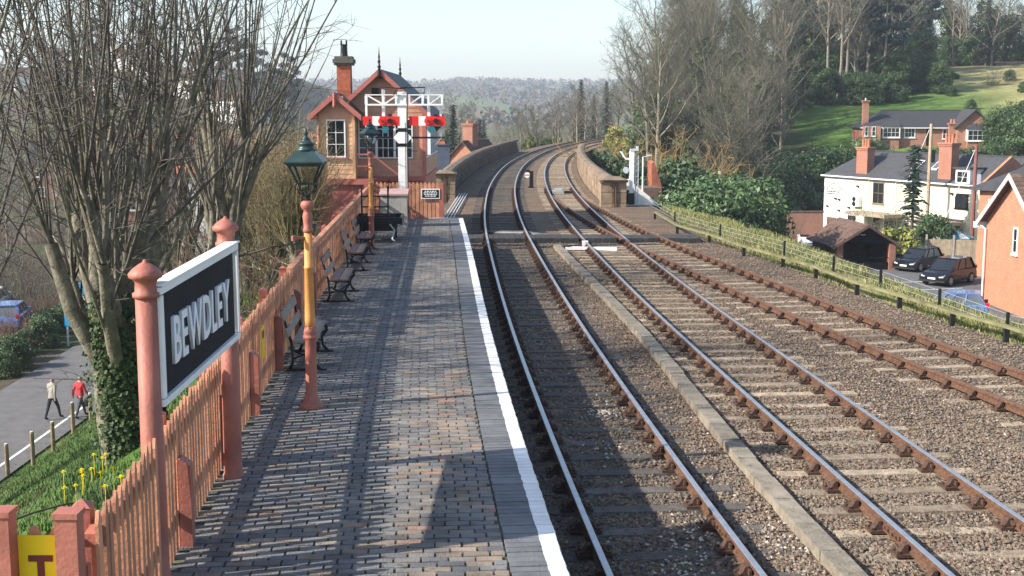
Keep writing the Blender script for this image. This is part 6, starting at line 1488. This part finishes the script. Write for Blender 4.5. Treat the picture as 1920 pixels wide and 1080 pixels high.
car((pxX(-25,78), 78, ROADZ), R(100), 'carwhite', 'white car parked beyond the road behind the pale blue one', 4.2, 1.75, 1.5)
# blue banner, road posts
bn_ = thing('advertising_banner', 'tall blue and white advertising banner standing beyond the road', 'banner', (pxX(132,66), 66, ROADZ))
zt_ = PY(132,530,66).z-ROADZ; zb_ = PY(132,612,66).z-ROADZ
mb = MB(); mb.box(-.62,.62,-.05,.05,zb_,zt_); mb.build('panel', M['bannerblue'], bn_)
for x, w_ in ((-.2,.12),(.1,.25),(.42,.1)): mb = MB(); mb.box(x,x+w_,-.06,-.051,zb_+.1,zt_-.7); mb.build('stripe', M['whitepaint_plain'], bn_)
for x in (-.5,.5): mb = MB(); mb.box(x-.04,x+.04,-.04,.04,-.1,zb_); mb.build('leg', M['galv'], bn_)
for i, (px, py) in enumerate(((14,880),(62,861),(100,837),(138,817),(171,795),(-40,905))):
    p = P(px, py, ROADZ+.25); t = thing('roadside_post', 'short weathered timber post at the foot of the grass bank', 'post', (p.x, p.y, ter(p.x, p.y)-.1), group='posts along the foot of the bank'); h = 1.25+ .1*(i % 2)
    mb = MB(); mb.lathe([(.085,-.2),(.08,h-.05),(.06,h)], 8); mb.build('shaft', M['wood_post'], t); mb = MB(); mb.lathe([(.058,h+.001),(.05,h+.02)], 8); mb.build('cap', M['galv'], t)

# ------------------------------------------------------------------ town houses below the line
def house(px, Y, zg, w_, d, h, rh_, wm, rm, label, rz=0, wins=2, chim=1, rows=2, X=None):
    t = thing('town_house', label, 'house', (X if X is not None else pxX(px, Y), Y, zg), rz)
    gable_walls(t, 0, w_, 0, d, -2, h, h+rh_, M[wm]); roof2(t, 0, w_, 0, d, h, h+rh_, M[rm], .3)
    for r in range(rows):
        for i in range(wins):
            xc = w_*(i+.5)/wins; z0 = .9+r*2.6; add_window(t, xc-.5, xc+.5, z0, z0+1.25, 0, 2, 2, fw=.09)
    for i in range(chim): stack(t, w_*(.12 if i == 0 else .88), d/2, h+rh_*.6, h+rh_+1.2, .9, .7, M['bk_red'], 2)
    return t
house(800, 86, -8, 8.4, 6, 6.6, 3.4, 'render_white', 'slate_blue', 'white house with broad blue slate roof below the signal box', .03, 3, 0, X=-13.0)
house(770, 125, -8, 6, 6, 6.6, 2.8, 'bk_red', 'tile_red', 'house with red tiled roof behind the blue slate roof', .2, 3, 1, X=-12.5)
house(828, 73, -8, 3.0, 4.0, 6.0, 2.2, 'bk_red', 'tile_red', 'small red tiled outbuilding below the signal box end', .0, 1, 0, X=-7.6)
hs_ = house(892, 136, -8, 7.0, 5.0, 6.6, 2.5, 'bk_orange', 'tile_brown', 'tall brick house with large chimney left of the viaduct', 1.2, 2, 0, 3, X=-3.0)
stack(hs_, 2.0, 2.5, 8.2, 11.0, 1.5, 1.2, M['bk_red'], 4, 'terracotta', .3)
house(522, 100, -8, 4.2, 7, 7.2, 2.0, 'render_white', 'tile_brown', 'white gabled house with tall windows behind the pollards', 1.75, 2, 1)
labs = ['cream cottage with red roof in the town below','brick terraced house in the town below','white rendered house in the town below','pale house on the hill behind the town']
rr = random.Random(61); hn = 0
spots = [(430,118),(360,112),(300,125),(240,118),(170,112),(450,165),(390,170),(320,160),(250,175),(150,160),(60,170),(560,180),(610,190),(480,230),(400,240),(300,250),(200,235),(90,240),(560,260)]
for i, (px, Y) in enumerate(spots):
    k = i % 3; house(px, Y, ter(pxX(px, Y), Y), rr.uniform(6,9), rr.uniform(5,6.5), rr.uniform(4.8,6), rr.uniform(2,2.8), ('cream','bk_red','render_white')[k], ('tile_red','slate','tile_brown')[k], labs[k], rr.uniform(-.8,.8), 3, 1).__setitem__('group', ('cream cottages in town','brick houses in town','white houses in town')[k])
for i, (px, Y) in enumerate([(40,430),(120,450),(180,420),(260,455),(330,430),(400,410),(455,400),(370,480),(220,490),(90,500)]):
    house(px, Y, ter(pxX(px, Y), Y), rr.uniform(8,12), 6, rr.uniform(5,6), 2.4, 'render_white', 'tile_brown', labs[3], rr.uniform(-.5,.5), 4, 1)['group'] = 'pale houses on the town hill'

# ------------------------------------------------------------------ two walkers on the road
def person(loc, rz, label, coat, leg, step, sleeve=True, hat=False, bag=False):
    t = thing('person', label, 'person', loc, rz)
    J = {'pel':(0,0,.95),'sp':(0,.01,1.15),'ch':(0,.02,1.36),'nk':(0,.03,1.50),'hd':(0,.05,1.60),'tp':(0,.05,1.72)}
    for s, n_ in ((-1,'l'),(1,'r')):
        st_ = step*s; J.update({n_+'h':(s*.09,0,.92), n_+'k':(s*.10,st_*.22+.03,.50), n_+'a':(s*.10,st_*.38-.02,.09), n_+'t':(s*.11,st_*.38+.15,.04),
          n_+'s':(s*.18,.01,1.41), n_+'e':(s*.25,-st_*.10-.02,1.14), n_+'w':(s*.26,-st_*.22+.06,.90), n_+'f':(s*.26,-st_*.24+.09,.80)})
    E_ = [('pel','sp'),('sp','ch'),('ch','nk'),('nk','hd'),('hd','tp')]
    for n_ in 'lr': E_ += [('pel',n_+'h'),(n_+'h',n_+'k'),(n_+'k',n_+'a'),(n_+'a',n_+'t'),('ch',n_+'s'),(n_+'s',n_+'e'),(n_+'e',n_+'w'),(n_+'w',n_+'f')]
    Rr = {'pel':(.16,.11),'sp':(.15,.11),'ch':(.18,.12),'nk':(.06,.06),'hd':(.085,.10),'tp':(.06,.07),'h':(.10,.10),'k':(.065,.065),'a':(.05,.05),'t':(.045,.03),'s':(.075,.075),'e':(.055,.055),'w':(.04,.04),'f':(.03,.04)}
    ks = list(J); me = bpy.data.meshes.new('body'); me.from_pydata([J[k] for k in ks], [(ks.index(a), ks.index(b)) for a, b in E_], [])
    o = put('body', me, t); md = o.modifiers.new('s', 'SKIN'); sv = me.skin_vertices[0].data
    for i, k in enumerate(ks): sv[i].radius = Rr[k] if k in Rr else Rr[k[1:]]; sv[i].use_root = (k == 'pel')
    md2 = o.modifiers.new('u', 'SUBSURF'); md2.levels = 2; md2.render_levels = 2
    bpy.context.view_layer.update(); m2 = bpy.data.meshes.new_from_object(o.evaluated_get(bpy.context.evaluated_depsgraph_get())); o.modifiers.clear(); o.data = m2; m2.materials.clear()
    for m_ in (M['skin'], M[coat], M[leg], M['tyre'], M['hair_grey']): m2.materials.append(m_)
    for p in m2.polygons:
        c = p.center; z = c.z; p.use_smooth = True
        p.material_index = 3 if z < .10 else 2 if (z < .88 and abs(c.x) < .205) else 0 if (z < .90 or (z > 1.50)) else 1
        if z > 1.64 or (z > 1.56 and c.y < .03): p.material_index = 4
    if bag: mb = MB(); mb.lathe([(.10,-.18),(.13,-.1),(.12,.1),(.06,.18)], 8, (.30,.10,.68)); mb.build('bag', M['bag'], t)
    mb = MB(); mb.lathe([(.03,0),(.02,.03)], 6, (0,.145,1.60)); mb.build('nose', M['skin'], t)
    return t
p = P(100, 786, ROADZ+.06); person((p.x, p.y, ROADZ+.06), R(-25), 'walker in grey jacket and dark trousers on the road', 'coat_grey', 'trousers', .8)
p = P(152, 783, ROADZ+.06); person((p.x, p.y, ROADZ+.06), R(-30), 'walker in red jacket carrying a dark bag on the road', 'coat_red', 'jeans', -.9, bag=True)

# ------------------------------------------------------------------ air
mb = MB(); mb.box(-2450, 2450, -16, 3360, -12, 125); hz_o = mb.build('haze', bpy.data.materials.new('haze'), kind='stuff')
hm = hz_o.data.materials[0]; hm.use_nodes = True; t = hm.node_tree; t.nodes.remove(t.nodes['Principled BSDF']); pv = t.nodes.new('ShaderNodeVolumePrincipled'); pv.inputs['Color'].default_value = (.80,.88,1,1); pv.inputs['Density'].default_value = .00030; pv.inputs['Anisotropy'].default_value = .2
t.links.new(pv.outputs[0], t.nodes['Material Output'].inputs['Volume'])
